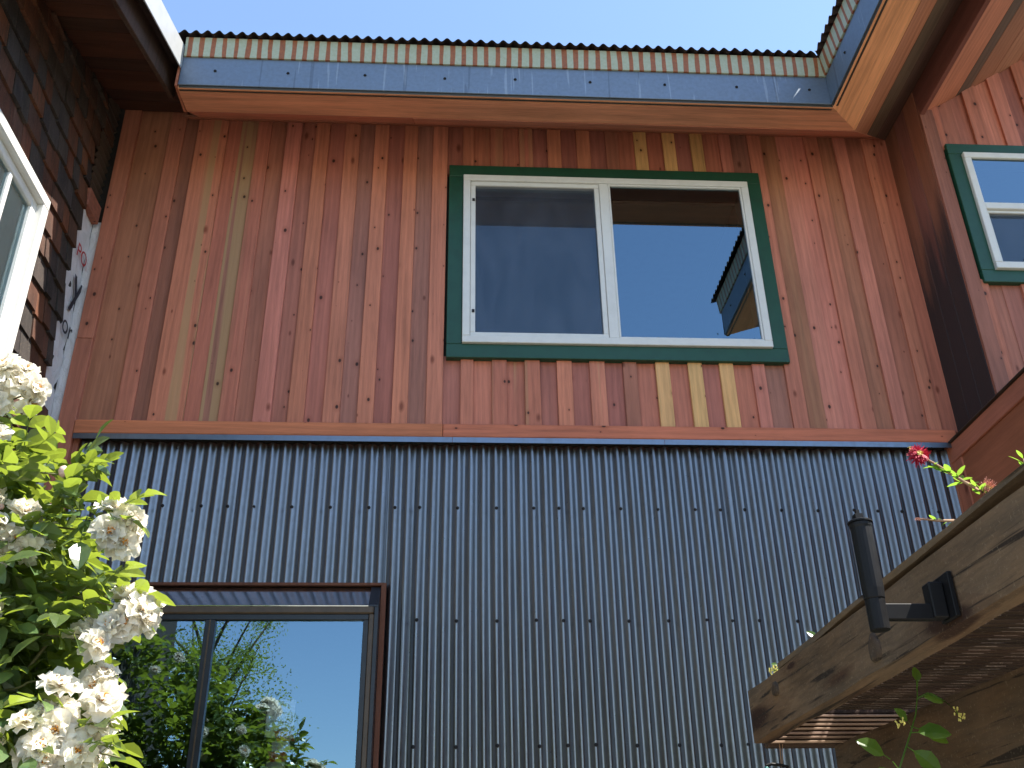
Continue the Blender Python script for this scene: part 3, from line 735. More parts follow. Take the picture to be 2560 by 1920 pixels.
# house wrap, wood block and ribbed sheet in the unfinished corner
wv, wf = [], []
zsn = [3.0 + i * .06 for i in range(42)]
for zq in zsn:
    for j in range(7):
        yy = -.36 + j * .058
        wv.append((XL - .018 + .005 * math.sin(zq * 23 + j) + .004 * math.sin(zq * 51 + j * 2.7) + (.004 if j % 2 else 0), min(yy, -.008), zq))
for i in range(len(zsn) - 1):
    for j in range(6): a = i * 7 + j; wf.append((a, a + 1, a + 8, a + 7))
for zq in zsn:
    for j in range(3): wv.append((XL - .02 + j * .045, -.0075 + .002 * math.sin(zq * 31 + j), zq))
o_ = len(zsn) * 7
for i in range(len(zsn) - 1):
    for j in range(2): a = o_ + i * 3 + j; wf.append((a, a + 1, a + 4, a + 3))
wrap = mesh('house_wrap', wv, wf, 'wrap', swall, smooth=True)
wrap['label'] = 'crumpled white house wrap with red and black print'
def text(body, size, y, z, mat, rot=0.0, xx=XL - .002):
    cu = bpy.data.curves.new('print', 'FONT'); cu.body = body; cu.size = size; cu.extrude = .0003
    tmp = bpy.data.objects.new('tmp', cu); COL.objects.link(tmp)
    bpy.context.view_layer.update()
    me = bpy.data.meshes.new_from_object(tmp.evaluated_get(bpy.context.evaluated_depsgraph_get()))
    bpy.data.objects.remove(tmp)
    mat4 = Matrix.Translation((xx, y, z)) @ Matrix.Rotation(math.pi / 2, 4, 'Z') @ Matrix.Rotation(math.pi / 2, 4, 'X') @ Matrix.Rotation(rot, 4, 'Z')
    me.transform(mat4); me.materials.clear(); me.materials.append(M[mat])
    o = bpy.data.objects.new('printed_text', me); link(o, swall); return o
text('PORT', .125, -.185, 5.10, 'print_red')
text('y', .34, -.135, 4.84, 'print_black')
text('or', .17, -.155, 4.61, 'print_black')
box('wood_block', XL - .02, XL + .02, -.235, -.036, 5.42, 5.545, 'wood_x', swall, tone(BROWN), .003)
rv_, rf_ = [], []
for j in range(3):
    yy = -.235 + j * .099
    for i in range(121):
        zq = 5.55 + i * .0068; rv_.append((XL + .0 + .010 * math.cos(zq * 2 * math.pi / .055), yy, zq))
for j in range(2):
    for i in range(120): a = j * 121 + i; rf_.append((a, a + 121, a + 122, a + 1))
mesh('ribbed_sheet', rv_, rf_, 'zinc_dark', swall, smooth=True)
# roof: rake edge, soffit planks
XR = .302
def zr(y): return 5.988 + .33 * (y + .648)
rake = hexa('rake_roof', [(-.9, -3.6, zr(-3.6) + .20), (XR - .03, -3.6, zr(-3.6) + .20), (XR - .03, -.60, zr(-.60) + .20), (-.9, -.60, zr(-.60) + .20),
                          (-.9, -3.6, zr(-3.6) + .27), (XR - .03, -3.6, zr(-3.6) + .27), (XR - .03, -.60, zr(-.60) + .27), (-.9, -.60, zr(-.60) + .27)], 'rust_sheet', sh, bev=0)
ye = -.655
def rakepiece(name, x0, x1, h0, h1, mat, c=None, y1=ye, bev=.003):
    return hexa(name, [(x0, -3.6, zr(-3.6) + h0), (x1, -3.6, zr(-3.6) + h0), (x1, y1, zr(y1) + h0), (x0, y1, zr(y1) + h0),
                       (x0, -3.6, zr(-3.6) + h1), (x1, -3.6, zr(-3.6) + h1), (x1, y1, zr(y1) + h1), (x0, y1, zr(y1) + h1)], mat, rake, c, bev)
rakepiece('white_edge_flashing', XR - .004, XR + .004, .124, .300, 'white_metal')
rakepiece('flashing_return', XR - .075, XR - .0045, .255, .262, 'white_metal')
rakepiece('rake_board', XR - .105, XR - .076, .004, .285, 'shingle', tone((.034, .019, .014)), -.45)
# soffit planks run across
y = -.05; i = 0
while y > -2.6:
    wd = rnd.uniform(.11, .15); a = y - wd
    hexa('soffit_plank', [(-.30, a, zs(a)), (XR - .107, a, zs(a) - .02), (XR - .107, y - .003, zs(y) - .02), (-.30, y - .003, zs(y)),
                          (-.30, a, zs(a) + .02), (XR - .107, a, zs(a) + .0), (XR - .107, y - .003, zs(y) + .0), (-.30, y - .003, zs(y) + .02)], 'wood_xs', rake, tone(((.045, .021, .015), (.032, .018, .014), (.055, .025, .017))[i % 3], .2), .0015)
    y = a; i += 1
box('frieze_board', -.235, .28, -.05, -.024, 6.355, 6.50, 'wood_xs', rake, tone((.06, .028, .02)), .002)
# white window on the shingled wall
lw = hexa('white_window', boxv(XL - .03, XL - .0, LW['y0'], LW['y1'], LW['z0'], LW['z1']), 'blind', sh, bev=0)
def lbox(name, x0, x1, y0, y1, z0, z1, mat='white_vinyl', bev=.004): return box(name, x0, x1, y0, y1, z0, z1, mat, lw, None, bev)
lbox('casing', XL - .02, XL + .075, LW['y0'], LW['y1'], LW['z1'] - .062, LW['z1'])
lbox('casing', XL - .02, XL + .0748, LW['y1'] - .062, LW['y1'], LW['z0'], LW['z1'] - .0625)
lbox('casing', XL - .02, XL + .075, LW['y0'], LW['y0'] + .062, LW['z0'], LW['z1'] - .0625)
lbox('sill', XL - .02, XL + .09, LW['y0'], LW['y1'], LW['z0'] - .05, LW['z0'] - .001)
lbox('sash', XL + .0, XL + .040, LW['y1'] - .115, LW['y1'] - .0625, LW['z0'], LW['z1'] - .0625)
lbox('sash', XL + .0, XL + .0395, LW['y0'] + .0625, LW['y1'] - .1155, LW['z1'] - .115, LW['z1'] - .0625)
lbox('glazing_bar', XL + .0, XL + .035, -1.155, -1.125, LW['z0'], LW['z1'] - .1155)
lbox('blind', XL + .0005, XL + .006, LW['y0'] + .07, LW['y1'] - .1155, LW['z0'], LW['z1'] - .1155, 'blind', .001)
mesh('pane', [(XL + .02, LW['y0'] + .07, LW['z0']), (XL + .02, LW['y1'] - .115, LW['z0']), (XL + .02, LW['y1'] - .115, LW['z1'] - .115), (XL + .02, LW['y0'] + .07, LW['z1'] - .115)], [(0, 1, 2, 3)], 'glass_clear', lw)

# ================================================================== PERGOLA
pg = thing('pergola', 'weathered brown timber pergola with lath roof in front of the metal wall', 'pergola', (3.2, -3.2, 0))
WB = (.088, .062, .040)
def skew_beam(name, x0, y0, x1, y1, wdt, z0, z1, mat, c, dz=0.0, bev=.004, wob=.003):
    """beam from (x0,y0) to (x1,y1), left face through those points, subdivided a little so edges are uneven"""
    N = 14; bm = bmesh.new(); rings = []
    for i in range(N + 1):
        t = i / N; x = x0 + (x1 - x0) * t; y = y0 + (y1 - y0) * t; up = dz * t
        q = lambda: rnd.uniform(-wob, wob)
        rings.append([bm.verts.new((x + q(), y, z0 + up + q())), bm.verts.new((x + wdt + q(), y, z0 + up + q())), bm.verts.new((x + wdt + q(), y, z1 + up + q())), bm.verts.new((x + q(), y, z1 + up + q()))])
    for a, b in zip(rings, rings[1:]):
        for k in range(4): bm.faces.new((a[k], a[(k + 1) % 4], b[(k + 1) % 4], b[k]))
    bm.faces.new(rings[0][::-1]); bm.faces.new(rings[-1])
    bmesh.ops.recalc_face_normals(bm, faces=bm.faces)
    bm.verts.index_update(); v = [tuple(p.co) for p in bm.verts]; f = [[p.index for p in q.verts] for q in bm.faces]; bm.free()
    return mesh(name, v, f, mat, pg, tone(c, .08))
b1 = skew_beam('rim_beam', 2.752, -2.29, 2.80, -4.45, .045, 2.043, 2.176, 'weathered_y', WB)
def beam_knot(y, z, ry, rz):
    x = 2.752 + .048 * ((-2.29 - y) / 2.16) - .0065; V = []; F = []; ns = 18; prof = ((1.0, .010), (.86, .001), (.60, .0), (.34, .0015), (.0, .004))
    for f_, dx in prof[:-1]:
        for s_ in range(ns):
            t = 2 * math.pi * s_ / ns; wob = 1 + .10 * math.sin(3 * t + y * 9) + .05 * math.sin(5 * t)
            V.append((x + dx, y + ry * f_ * wob * math.cos(t), z + rz * f_ * wob * math.sin(t)))
    V.append((x + .001, y, z)); c = len(V) - 1
    for i_ in range(len(prof) - 2):
        for s_ in range(ns): F.append((i_ * ns + s_, i_ * ns + (s_ + 1) % ns, (i_ + 1) * ns + (s_ + 1) % ns, (i_ + 1) * ns + s_))
    b_ = (len(prof) - 2) * ns
    for s_ in range(ns): F.append((b_ + s_, b_ + (s_ + 1) % ns, c))
    mesh('knot', V, F, 'weathered_y', b1, tone((.030, .018, .010)), smooth=True)
beam_knot(-3.135, 2.085, .026, .030); beam_knot(-2.52, 2.135, .022, .018)
skew_beam('cap_strip', 2.762, -2.55, 2.800, -4.45, .034, 2.178, 2.190, 'weathered_y', (.085, .062, .040), .028)
b2 = skew_beam('carrier_beam', 2.975, -2.275, 3.10, -4.4, .09, 1.86, 2.036, 'weathered_y', (.055, .034, .018))
skew_beam('carrier_beam', 4.05, -2.275, 4.15, -4.4, .09, 1.86, 2.036, 'weathered_y', WB)
box('end_board', 2.80, 4.6, -2.256, -2.216, 2.039, 2.123, 'weathered_x', pg, tone((.045, .028, .021)), .003)
box('end_board', 2.80, 4.6, -2.246, -2.206, 2.125, 2.172, 'weathered_x', pg, tone((.035, .022, .017)), .003)
for k in range(7):
    box('slat', 2.802, 4.6, -2.2665, -2.2565, 2.047 + k * .0112, 2.0525 + k * .0112, 'weathered_x', pg, tone((.34, .27, .23), .12), .0006)  # thin strips added, coloured pale to stand in for sunlit stripes
for k in range(58):
    y = -2.30 - k * .030
    box('slat', 2.84, 4.6, y - .010, y + .010, 2.128, 2.140, 'weathered_x', pg, tone((.042, .028, .020), .3), .0008)  # coloured dark to stand in for shade under the laths
for k in range(16):
    x = 2.815 + k * .110
    box('lath', x, x + .052, -4.4, -2.215, 2.176, 2.192, 'weathered_y', pg, tone((.10, .07, .045), .2), .0012)
for px_, py_ in ((3.0, -2.42), (4.1, -2.42), (3.05, -4.2), (4.12, -4.2)):
    box('post', px_ - .0, px_ + .09, py_ - .09, py_, 0, 1.858, 'weathered_y', pg, tone(WB), .004)
hw = MB(); hw.tube([(3.05, -2.36, 1.93), (3.10, -2.42, 1.90), (3.13, -2.43, 1.94), (3.12, -2.40, 1.99)], .004)
hw.build('iron_hook', 'black_metal', pg)

# black torch holder bolted to the pergola rim beam
tr = thing('torch_holder', 'black metal cylinder on a bracket bolted to the weathered pergola beam', 'bracket', (2.65, -3.45, 2.03))
cx_, cy_ = 2.650, -3.45
V, F = lathe([(.0165, .052), (.0175, .054), (.0185, .070), (.0185, .178), (.0195, .182), (.0195, .187), (.017, .189)], (cx_, cy_, 2.036)); mesh('cylinder_body', V, F, 'black_metal', tr, smooth=False)
V, F = lathe([(.0155, 0), (.0165, .001), (.0165, .0515)], (cx_, cy_, 2.036)); mesh('socket', V, F, 'black_metal', tr)
V, F = lathe([(.0215, .0), (.0215, .003), (.020, .004)], (cx_, cy_, 2.2245)); mesh('cap_flange', V, F, 'black_metal', tr)
mb = MB(); mb.box(cx_ - .009, cx_ + .005, cy_ - .008, cy_ + .008, 2.229, 2.241); mb.box(cx_ - .005, cx_ + .001, cy_ - .004, cy_ + .004, 2.241, 2.249); mb.build('cap_clip', 'black_metal', tr)
mb = MB(); mb.box(cx_ + .007, cx_ + .014, cy_ - .005, cy_ + .003, 2.229, 2.234); mb.build('cap_lug', 'white_metal', tr)
box('arm', cx_ + .012, 2.748, cy_ - .008, cy_ + .008, 2.053, 2.080, 'black_metal', tr, None, .0015)
box('mounting_plate', 2.768, 2.776, cy_ - .034, cy_ + .022, 2.052, 2.128, 'black_metal', tr, None, .001)
box('bracket_block', 2.742, 2.767, cy_ - .014, cy_ + .014, 2.055, 2.116, 'black_metal', tr, None, .002)

# hanging ornament under the pergola
wc = thing('hanging_ornament', 'small teal and silver ornament hanging on twine under the pergola', 'ornament', (2.826, -2.262, 1.9))
m_ = MB(); m_.tube([(2.829, -2.262, 2.045), (2.828, -2.262, 2.02), (2.826, -2.262, 1.985)], .0015); m_.tube([(2.838, -2.262, 2.045), (2.833, -2.262, 2.02), (2.83, -2.262, 1.99)], .0010); m_.build('twine', 'twine', wc)
m_ = MB(); m_.tube([(2.785, -2.262, 1.989), (2.80, -2.262, 1.993), (2.825, -2.262, 1.99), (2.845, -2.262, 1.985)], .004); m_.build('twig_bar', 'black_metal', wc)
for dx, dz, mt in ((-.035, -.004, 'teal'), (-.015, -.016, 'white_metal'), (0, -.02, 'white_metal'), (.012, -.014, 'teal')):
    V, F = lathe([(.002, -.007), (.006, -.003), (.0062, .003), (.002, .007)], (2.82 + dx, -2.262, 1.985 + dz), 10); mesh('bead', V, F, mt, wc, smooth=True)

# ================================================================== PLANTS
def leaflet(L, W, fold=.25, curl=.15):
    """leaf blade along +y, lying in xy, folded on the midrib"""
    pts = [(0, 0), (.18, .55), (.42, 1.0), (.70, .80), (.90, .36), (1.0, 0)]
    V = []; F = []
    mid = []
    for t, q in pts:
        z = -curl * L * t * t
        V.append((0, L * t, z)); mid.append(len(V) - 1)
        if q:
            for s in (-1, 1): V.append((s * W * .5 * q, L * t, z + fold * W * .5 * q))
    F += [(0, 1, 2), (0, 3, 1)]
    for k in range(3):
        a = 1 + 3 * k; b = a + 3
        F += [(a, b, b + 1, a + 1), (a, a + 2, b + 2, b)]
    e = 10
    F += [(e, 13, 11), (e, 12, 13)]
    return V, F

def leaf_mesh(name, mat, kind, seed):
    q = random.Random(seed); V = []; F = []
    def put(L, W, M4, fold, curl):
        v, f = leaflet(L, W, fold, curl); o = len(V)
        V.extend([tuple(M4 @ Vector(p)) for p in v]); F.extend([tuple(i + o for i in g) for g in f])
    if kind == 'rose':
        st = []
        for i, (t, sgn) in enumerate(((.035, -1), (.037, 1), (.066, -1), (.068, 1), (.085, 0))):
            L = q.uniform(.038, .052) * (1.15 if sgn == 0 else 1)
            rot = Matrix.Translation((0, t, -.004 * i)) @ Matrix.Rotation(-sgn * R(q.uniform(50, 70)), 4, 'Z') @ Matrix.Rotation(R(q.uniform(-25, 12)), 4, 'X') @ Matrix.Rotation(R(q.uniform(-20, 20)), 4, 'Y')
            put(L, L * .62, rot, q.uniform(.15, .5), q.uniform(.05, .35))
        v, f = tube_data([(0, 0, 0), (0, .04, -.003), (0, .088, -.014)], .0012, .0008, 4); o = len(V); V.extend(v); F.extend([tuple(i + o for i in g) for g in f])
    elif kind == 'vine':
        put(.065, .042, Matrix.Translation((0, .015, 0)), .22, .2)
        v, f = tube_data([(0, 0, 0), (0, .016, 0)], .0012, .0009, 4); o = len(V); V.extend(v); F.extend([tuple(i + o for i in g) for g in f])
    elif kind == 'brush':
        put(.046, .015, Matrix.Identity(4), .15, .1)
    me = bpy.data.meshes.new(name); me.from_pydata([tuple(p) for p in V], [], F); me.update(); me.materials.append(M[mat]); return me

def orient(loc, d, roll, s=1.0):
    """+y along d, +z roughly up"""
    d = Vector(d).normalized(); up = Vector((0, 0, 1))
    x = d.cross(up)
    if x.length < .05: x = d.cross(Vector((1, 0, 0)))
    x.normalize(); z = x.cross(d)
    m = Matrix((x, d, z)).transposed().to_4x4()
    return Matrix.Translation(loc) @ m @ Matrix.Rotation(roll, 4, 'Y') @ Matrix.Scale(s, 4)

def orient_n(loc, d, nrm, s=1.0):
    d = Vector(d).normalized(); z = Vector(nrm); z = (z - d * z.dot(d)).normalized(); x = d.cross(z)
    return Matrix.Translation(loc) @ Matrix((x, d, z)).transposed().to_4x4() @ Matrix.Scale(s, 4)

def inst(name, me, mw_, parent):
    o = bpy.data.objects.new(name, me); link(o, parent); o.matrix_world = mw_
    if parent.type == 'EMPTY': o.matrix_parent_inverse = Matrix.Translation(-parent.location)
    o.matrix_basis = mw_
    return o

# ---- climbing rose
rose = thing('rose_bush', 'tall white rose bush in full bloom beside the corrugated metal wall', 'rose bush', (.15, -2.25, 0))
rl = [leaf_mesh('leaf', 'rose_leaf', 'rose', 40 + i) for i in range(7)]
def rbound(z):
    pts = [(0, .75), (1.6, .98), (2.0, .98), (2.2, .94), (2.45, .90), (2.6, .86), (2.72, .78), (2.85, .66), (3.0, .55), (3.3, .25), (3.5, 0)]
    for (a, b), (c, d) in zip(pts, pts[1:]):
        if a <= z <= c: return b + (d - b) * (z - a) / (c - a)
    return .0
q = random.Random(5); LP = []
camv = Vector((1.936, -5.084, 1.6))
while len(LP) < 3600:
    z = q.uniform(.7, 3.45) if q.random() < .5 else q.uniform(1.7, 2.95); bx = rbound(z); x = q.uniform(-.75, bx) if q.random() < .55 else q.uniform(bx - .5, bx); 
    yc = -2.25; hy = .55 * (1 - .35 * max(0, (z - 2.4)))
    y = yc + q.uniform(-1, 1) * hy
    ex = (x - (bx - .75)) / .75
    if ex > 0 and ex * ex + ((y - yc) / hy) ** 2 > 1.0: continue
    if z > 2.75 and q.random() < .35: continue
    LP.append(Vector((x, y, z)))
# outlying sprays seen in the photograph
sprays = [((.80, -2.40, 2.62), (1.00, -2.44, 2.60), 10), ((.76, -2.40, 2.76), (.90, -2.45, 2.70), 9), ((.80, -2.4, 2.42), (1.06, -2.44, 2.42), 7), ((.86, -2.4, 2.30), (1.03, -2.45, 2.33), 7),
          ((.85, -2.5, 2.05), (1.12, -2.5, 2.0), 9), ((.60, -2.42, 2.80), (.80, -2.46, 2.78), 8)]
for a, b, n_ in sprays:
    for i in range(n_):
        t = i / (n_ - 1); LP.append(Vector(a).lerp(Vector(b), t) + Vector((q.uniform(-.02, .02), q.uniform(-.03, .03), q.uniform(-.025, .025))))
def leafdir(p):
    d = Vector((p.x - .1, p.y + 2.25, .25)); d = d.normalized() * .8 + Vector((q.uniform(-1, 1), q.uniform(-1, 1), q.uniform(-.9, .5)))
    return d
fr = []
for p in LP: fr.append((p, orient(p, leafdir(p), q.uniform(-.7, .7), q.uniform(1.0, 1.6)), q.choice(rl)))
# the 300 that show largest are single leaves, the rest one mass
vis = lambda p: (p.x > .42 + .0 and p.z > 1.75)
cand = sorted([f for f in fr if vis(f[0])], key=lambda f: (f[0] - camv).length)
near = set(id(f) for f in cand[:300])
mass = MB()
for f in fr:
    if id(f) in near: inst('leaf', f[2], f[1], rose)
    else: mass.add([tuple(f[1] @ v.co) for v in f[2].vertices], [tuple(p.vertices) for p in f[2].polygons])
mass.build('foliage', 'rose_leaf', rose, kind='stuff')
cm = MB()
def cane(a, b, sag, r):
    a, b = Vector(a), Vector(b); P = []
    for i in range(9):
        t = i / 8; p = a.lerp(b, t); p.z += sag * math.sin(t * math.pi); p.x += .03 * math.sin(t * 7 + a.x * 9); P.append(p)
    return P
for a, b, s, r0 in [((.1, -2.25, 0), (.62, -2.4, 2.85), .25, .012), ((.15, -2.2, 0), (.95, -2.4, 2.45), .35, .011), ((.05, -2.3, 0), (1.0, -2.42, 2.1), .3, .010),
                    ((.0, -2.2, 0), (-.4, -2.3, 2.9), .2, .012), ((.1, -2.1, 0), (.3, -1.9, 3.1), .2, .012), ((.2, -2.3, 0), (.75, -2.6, 2.6), .3, .010), ((.1, -2.3, 0), (-.2, -2.0, 3.2), .1, .011)]:
    V, F = tube_data(cane(a, b, s, r0), r0, .004, 7); mesh('cane', V, F, 'cane', rose, smooth=True)
for a, b in [((.62, -2.40, 2.82), (.70, -2.45, 2.98)), ((.60, -2.4, 2.75), (.86, -2.45, 2.735)), ((.78, -2.38, 2.60), (1.0, -2.45, 2.56)), ((.80, -2.4, 2.44), (1.08, -2.45, 2.35)), ((.80, -2.42, 2.30), (1.0, -2.45, 2.27)), ((.8, -2.45, 2.15), (1.05, -2.45, 2.17)), ((.85, -2.5, 2.0), (1.13, -2.5, 1.985))]:
    V, F = tube_data(cane(a, b, .015, .003), .0035, .0022, 6); mesh('twig', V, F, 'cane', rose, smooth=True)

def bloom_mesh(name, seed):
    q_ = random.Random(seed); V = []; F = []
    for wh, (cnt, L, el, z0) in enumerate(((6, .036, 12, 0), (6, .033, 35, .002), (5, .027, 55, .004), (4, .018, 68, .005))):
        for i in range(cnt):
            az = 2 * math.pi * (i + wh * .37) / cnt + q_.uniform(-.2, .2); Lp = L * q_.uniform(.85, 1.12); Wp = Lp * q_.uniform(.8, 1.05)
            M4 = Matrix.Translation((0, 0, z0)) @ Matrix.Rotation(az, 4, 'Z') @ Matrix.Rotation(R(el + q_.uniform(-12, 12)), 4, 'X') @ Matrix.Rotation(R(q_.uniform(-15, 15)), 4, 'Y')
            o = len(V); rows = 4; colsn = 4
            for r_ in range(rows + 1):
                t = r_ / rows; half = Wp * .5 * (math.sin(min(1, t * 1.15 + .12) * math.pi * .62) ** .8)
                for c_ in range(colsn + 1):
                    u = c_ / colsn * 2 - 1
                    zc = .35 * half * u * u * (1 - t * .8) + .006 * math.sin(t * 3 + u * 4 + i) * t - .10 * Lp * t * t * t
                    ly = Lp * t * (1 - .10 * u * u * t) * (1 + .05 * math.sin(u * 7 + i * 2))
                    V.append(tuple(M4 @ Vector((half * u, ly, zc))))
            for r_ in range(rows):
                for c_ in range(colsn):
                    a = o + r_ * (colsn + 1) + c_; F.append((a, a + 1, a + colsn + 2, a + colsn + 1))
    me = bpy.data.meshes.new(name); me.from_pydata(V, [], F); me.update()
    me.polygons.foreach_set('use_smooth', [True] * len(me.polygons)); me.materials.append(M['petal']); return me
def stamen_mesh():
    b = MB(); q_ = random.Random(3)
    for i in range(26):
        a = q_.uniform(0, 6.28); r = q_.uniform(.001, .008)
        p = Vector((r * math.cos(a), r * math.sin(a), .014 + q_.uniform(-.003, .004)))
        b.tube([(p.x * .3, p.y * .3, .002), p, p + Vector((0, 0, .002))], .0006, .0012, 4)
    me = bpy.data.meshes.new('stamens'); me.from_pydata([tuple(v) for v in b.v], [], b.f); me.materials.append(M['stamen']); return me
bl = [bloom_mesh('bloom', 70 + i) for i in range(5)]; stm = stamen_mesh()
def place_bloom(p, d, s):
    z = Vector(d).normalized(); x = z.orthogonal().normalized(); y = z.cross(x)
    mw_ = Matrix.Translation(p) @ Matrix((x, y, z)).transposed().to_4x4() @ Matrix.Rotation(q.uniform(0, 6.28), 4, 'Z') @ Matrix.Scale(s, 4)
    o = inst('bloom', q.choice(bl), mw_, rose)
    st_ = bpy.data.objects.new('stamens', stm); link(st_, o)
    return o
clusters = [((.655, -2.45, 2.94), .06, 4), ((.72, -2.46, 3.0), .05, 3), ((1.06, -2.45, 2.60), .03, 2), ((1.10, -2.45, 2.33), .05, 3), ((1.0, -2.5, 2.03), .08, 4), ((1.07, -2.5, 2.0), .05, 3), ((.675, -2.45, 2.99), .075, 7), ((1.033, -2.45, 2.585), .05, 3), ((1.035, -2.45, 2.53), .04, 3), ((1.116, -2.45, 2.345), .055, 5), ((1.01, -2.47, 2.265), .045, 3), ((1.062, -2.45, 2.175), .035, 3),
            ((1.03, -2.5, 2.055), .07, 6), ((.97, -2.5, 2.09), .05, 3), ((.775, -2.5, 2.55), .05, 4), ((.835, -2.48, 2.51), .03, 2), ((.695, -2.48, 2.80), .035, 2), ((.70, -2.5, 2.66), .035, 2), ((.99, -2.55, 1.98), .05, 3), ((.80, -2.6, 2.15), .03, 1), ((.78, -2.55, 2.36), .03, 1), ((.74, -2.5, 2.50), .05, 3), ((.72, -2.52, 2.62), .03, 2), ((.86, -2.6, 2.02), .05, 3), ((.80, -2.6, 1.93), .05, 2)]
for c, r, n_ in clusters:
    for i in range(n_):
        off = Vector((q.gauss(0, .5), q.gauss(0, .4), q.gauss(0, .6))) * r
        d = off.normalized() * .8 + Vector((.45, -.55, .35)) + Vector((q.uniform(-.4, .4), q.uniform(-.4, .4), q.uniform(-.3, .3)))
        place_bloom(Vector(c) + off, d, q.uniform(1.1, 1.55))
for i in range(46):   # blooms on the far side, seen in the window reflections
    p = q.choice(LP); 
    if p.z < 1.4: continue
    d = Vector((p.x * .3 + .2, .75, .25)) if i % 4 else Vector((q.uniform(-1, .3), -.5, .6))
    pos = Vector((p.x, -2.25 + (.48 if i % 4 else -.40), p.z)) if i % 4 else Vector((min(p.x, .45), p.y, p.z))
    place_bloom(pos, d, q.uniform(.8, 1.1))
for p, s in (((.862, -2.45, 2.745), 1.0), ((1.0, -2.45, 2.60), .5), ((.74, -2.5, 2.62), .5)):
    V, F = lathe([(.003, -.018), (.011, -.012), (.0155, 0), (.012, .011), (.004, .016)], (0, 0, 0), 12)
    V = [(p[0] + x * s, p[1] + y * s, p[2] + z * s) for x, y, z in V]; mesh('bud', V, F, 'bud', rose, smooth=True)

# ---- bottlebrush behind the pergola
bb = thing('bottlebrush_shrub', 'bottlebrush shrub with a red brush flower above the pergola beam', 'shrub', (3.66, -2.12, 0))
bleaf = [leaf_mesh('leaf', 'vine_leaf', 'brush', 3)]
stems = [[(3.66, -2.12, 0), (3.68, -2.14, 1.6), (3.66, -2.2, 2.5), (3.60, -2.32, 2.72), (3.50, -2.35, 2.765), (3.46, -2.35, 2.792), (3.40, -2.35, 2.838), (3.355, -2.35, 2.868), (3.335, -2.35, 2.885)],
         [(3.68, -2.14, 1.6), (3.63, -2.25, 2.45), (3.52, -2.35, 2.652), (3.45, -2.35, 2.656), (3.36, -2.35, 2.656), (3.305, -2.35, 2.662)],
         [(3.66, -2.12, 0), (3.72, -2.2, 2.0), (3.72, -2.3, 2.7), (3.68, -2.35, 2.86)]]
for s in stems:
    V, F = tube_data(s, .010, .0018, 6); mesh('stem', V, F, 'twine', bb, smooth=True)
def leaves_along(path, n_, me, parent, t0, s0, s1, spread=1.0):
    P = [Vector(p) for p in path]
    for i in range(n_):
        t = t0 + (1 - t0) * i / max(1, n_ - 1); k = t * (len(P) - 1); a = min(int(k), len(P) - 2)
        p = P[a].lerp(P[a + 1], k - a); d = (P[a + 1] - P[a]).normalized()
        d2 = d * .55 + Vector((q.uniform(-1, 1), q.uniform(-1, 1), q.uniform(-.6, 1))) * spread
        inst('leaf', me, orient(p, d2, q.uniform(-.5, .5), q.uniform(s0, s1)), parent)
leaves_along(stems[0][3:7], 24, bleaf[0], bb, 0, .8, 1.3); leaves_along(stems[1][2:5], 14, bleaf[0], bb, 0, .6, 1.0); leaves_along(stems[2], 10, bleaf[0], bb, .7, .8, 1.2)
for s in stems: leaves_along(s[:3], 20, bleaf[0], bb, .3, .9, 1.4)
def brush(c, ax, L, rad, n_, mat, name):
    b = MB(); ax = Vector(ax).normalized(); c = Vector(c)
    for i in range(n_):
        p = c + ax * q.uniform(-.5, .5) * L; d = ax.orthogonal().normalized(); d.rotate(Matrix.Rotation(q.uniform(0, 6.28), 3, ax)); d = (d + ax * q.uniform(-.3, .5)).normalized()
        e = p + d * rad * q.uniform(.75, 1.1)
        b.tube([p, p.lerp(e, .6) + Vector((0, 0, .001)), e], .0006, .0008, 3)
    return b.build(name, mat, bb)
brush((3.352, -2.35, 2.866), (.1, -.9, .2), .030, .031, 480, 'brush_red', 'red_brush_flower')
brush((3.350, -2.366, 2.866), (.1, -1, .2), .008, .010, 70, 'brush_tip', 'flower_core')
brush((3.556, -2.35, 2.757), (.8, 0, -.55), .06, .026, 240, 'brush_pale', 'fading_brush_flower')
brush((3.556, -2.352, 2.757), (.8, 0, -.55), .05, .007, 90, 'brush_tip', 'flower_core')
brush((3.32, -2.35, 2.660), (1, 0, 0), .045, .005, 70, 'brush_pale', 'spent_brush_flower')
brush((3.335, -2.35, 2.887), (-.6, 0, .8), .02, .005, 30, 'brush_tip', 'leaf_bud')

# ---- vine over the pergola
vn = thing('climbing_vine', 'green leafy vine twining below the pergola beam', 'vine', (3.0, -2.62, 0))
vl = [leaf_mesh('leaf', 'vine_leaf', 'vine', 9)]
VC = Vector((1.9363, -5.0838, 1.6))
def vp(p): return p if p[2] < 1.5 or p[0] < 2.9 else tuple(VC + (Vector(p) - VC) * .839)
vs = [[(2.98, -2.62, 0), (3.0, -2.62, 1.2), (2.985, -2.60, 1.90), (3.02, -2.60, 1.965), (3.05, -2.60, 2.02), (3.07, -2.60, 2.06), (3.082, -2.60, 2.10), (3.09, -2.60, 2.145)],
      [(3.08, -2.60, 2.095), (3.11, -2.60, 2.108), (3.14, -2.60, 2.095), (3.17, -2.60, 2.07), (3.18, -2.60, 2.045)]]
for s in vs:
    V, F = tube_data([vp(p) for p in s], .0022, .0010, 6); mesh('stem', V, F, 'vine_leaf', vn, smooth=True)
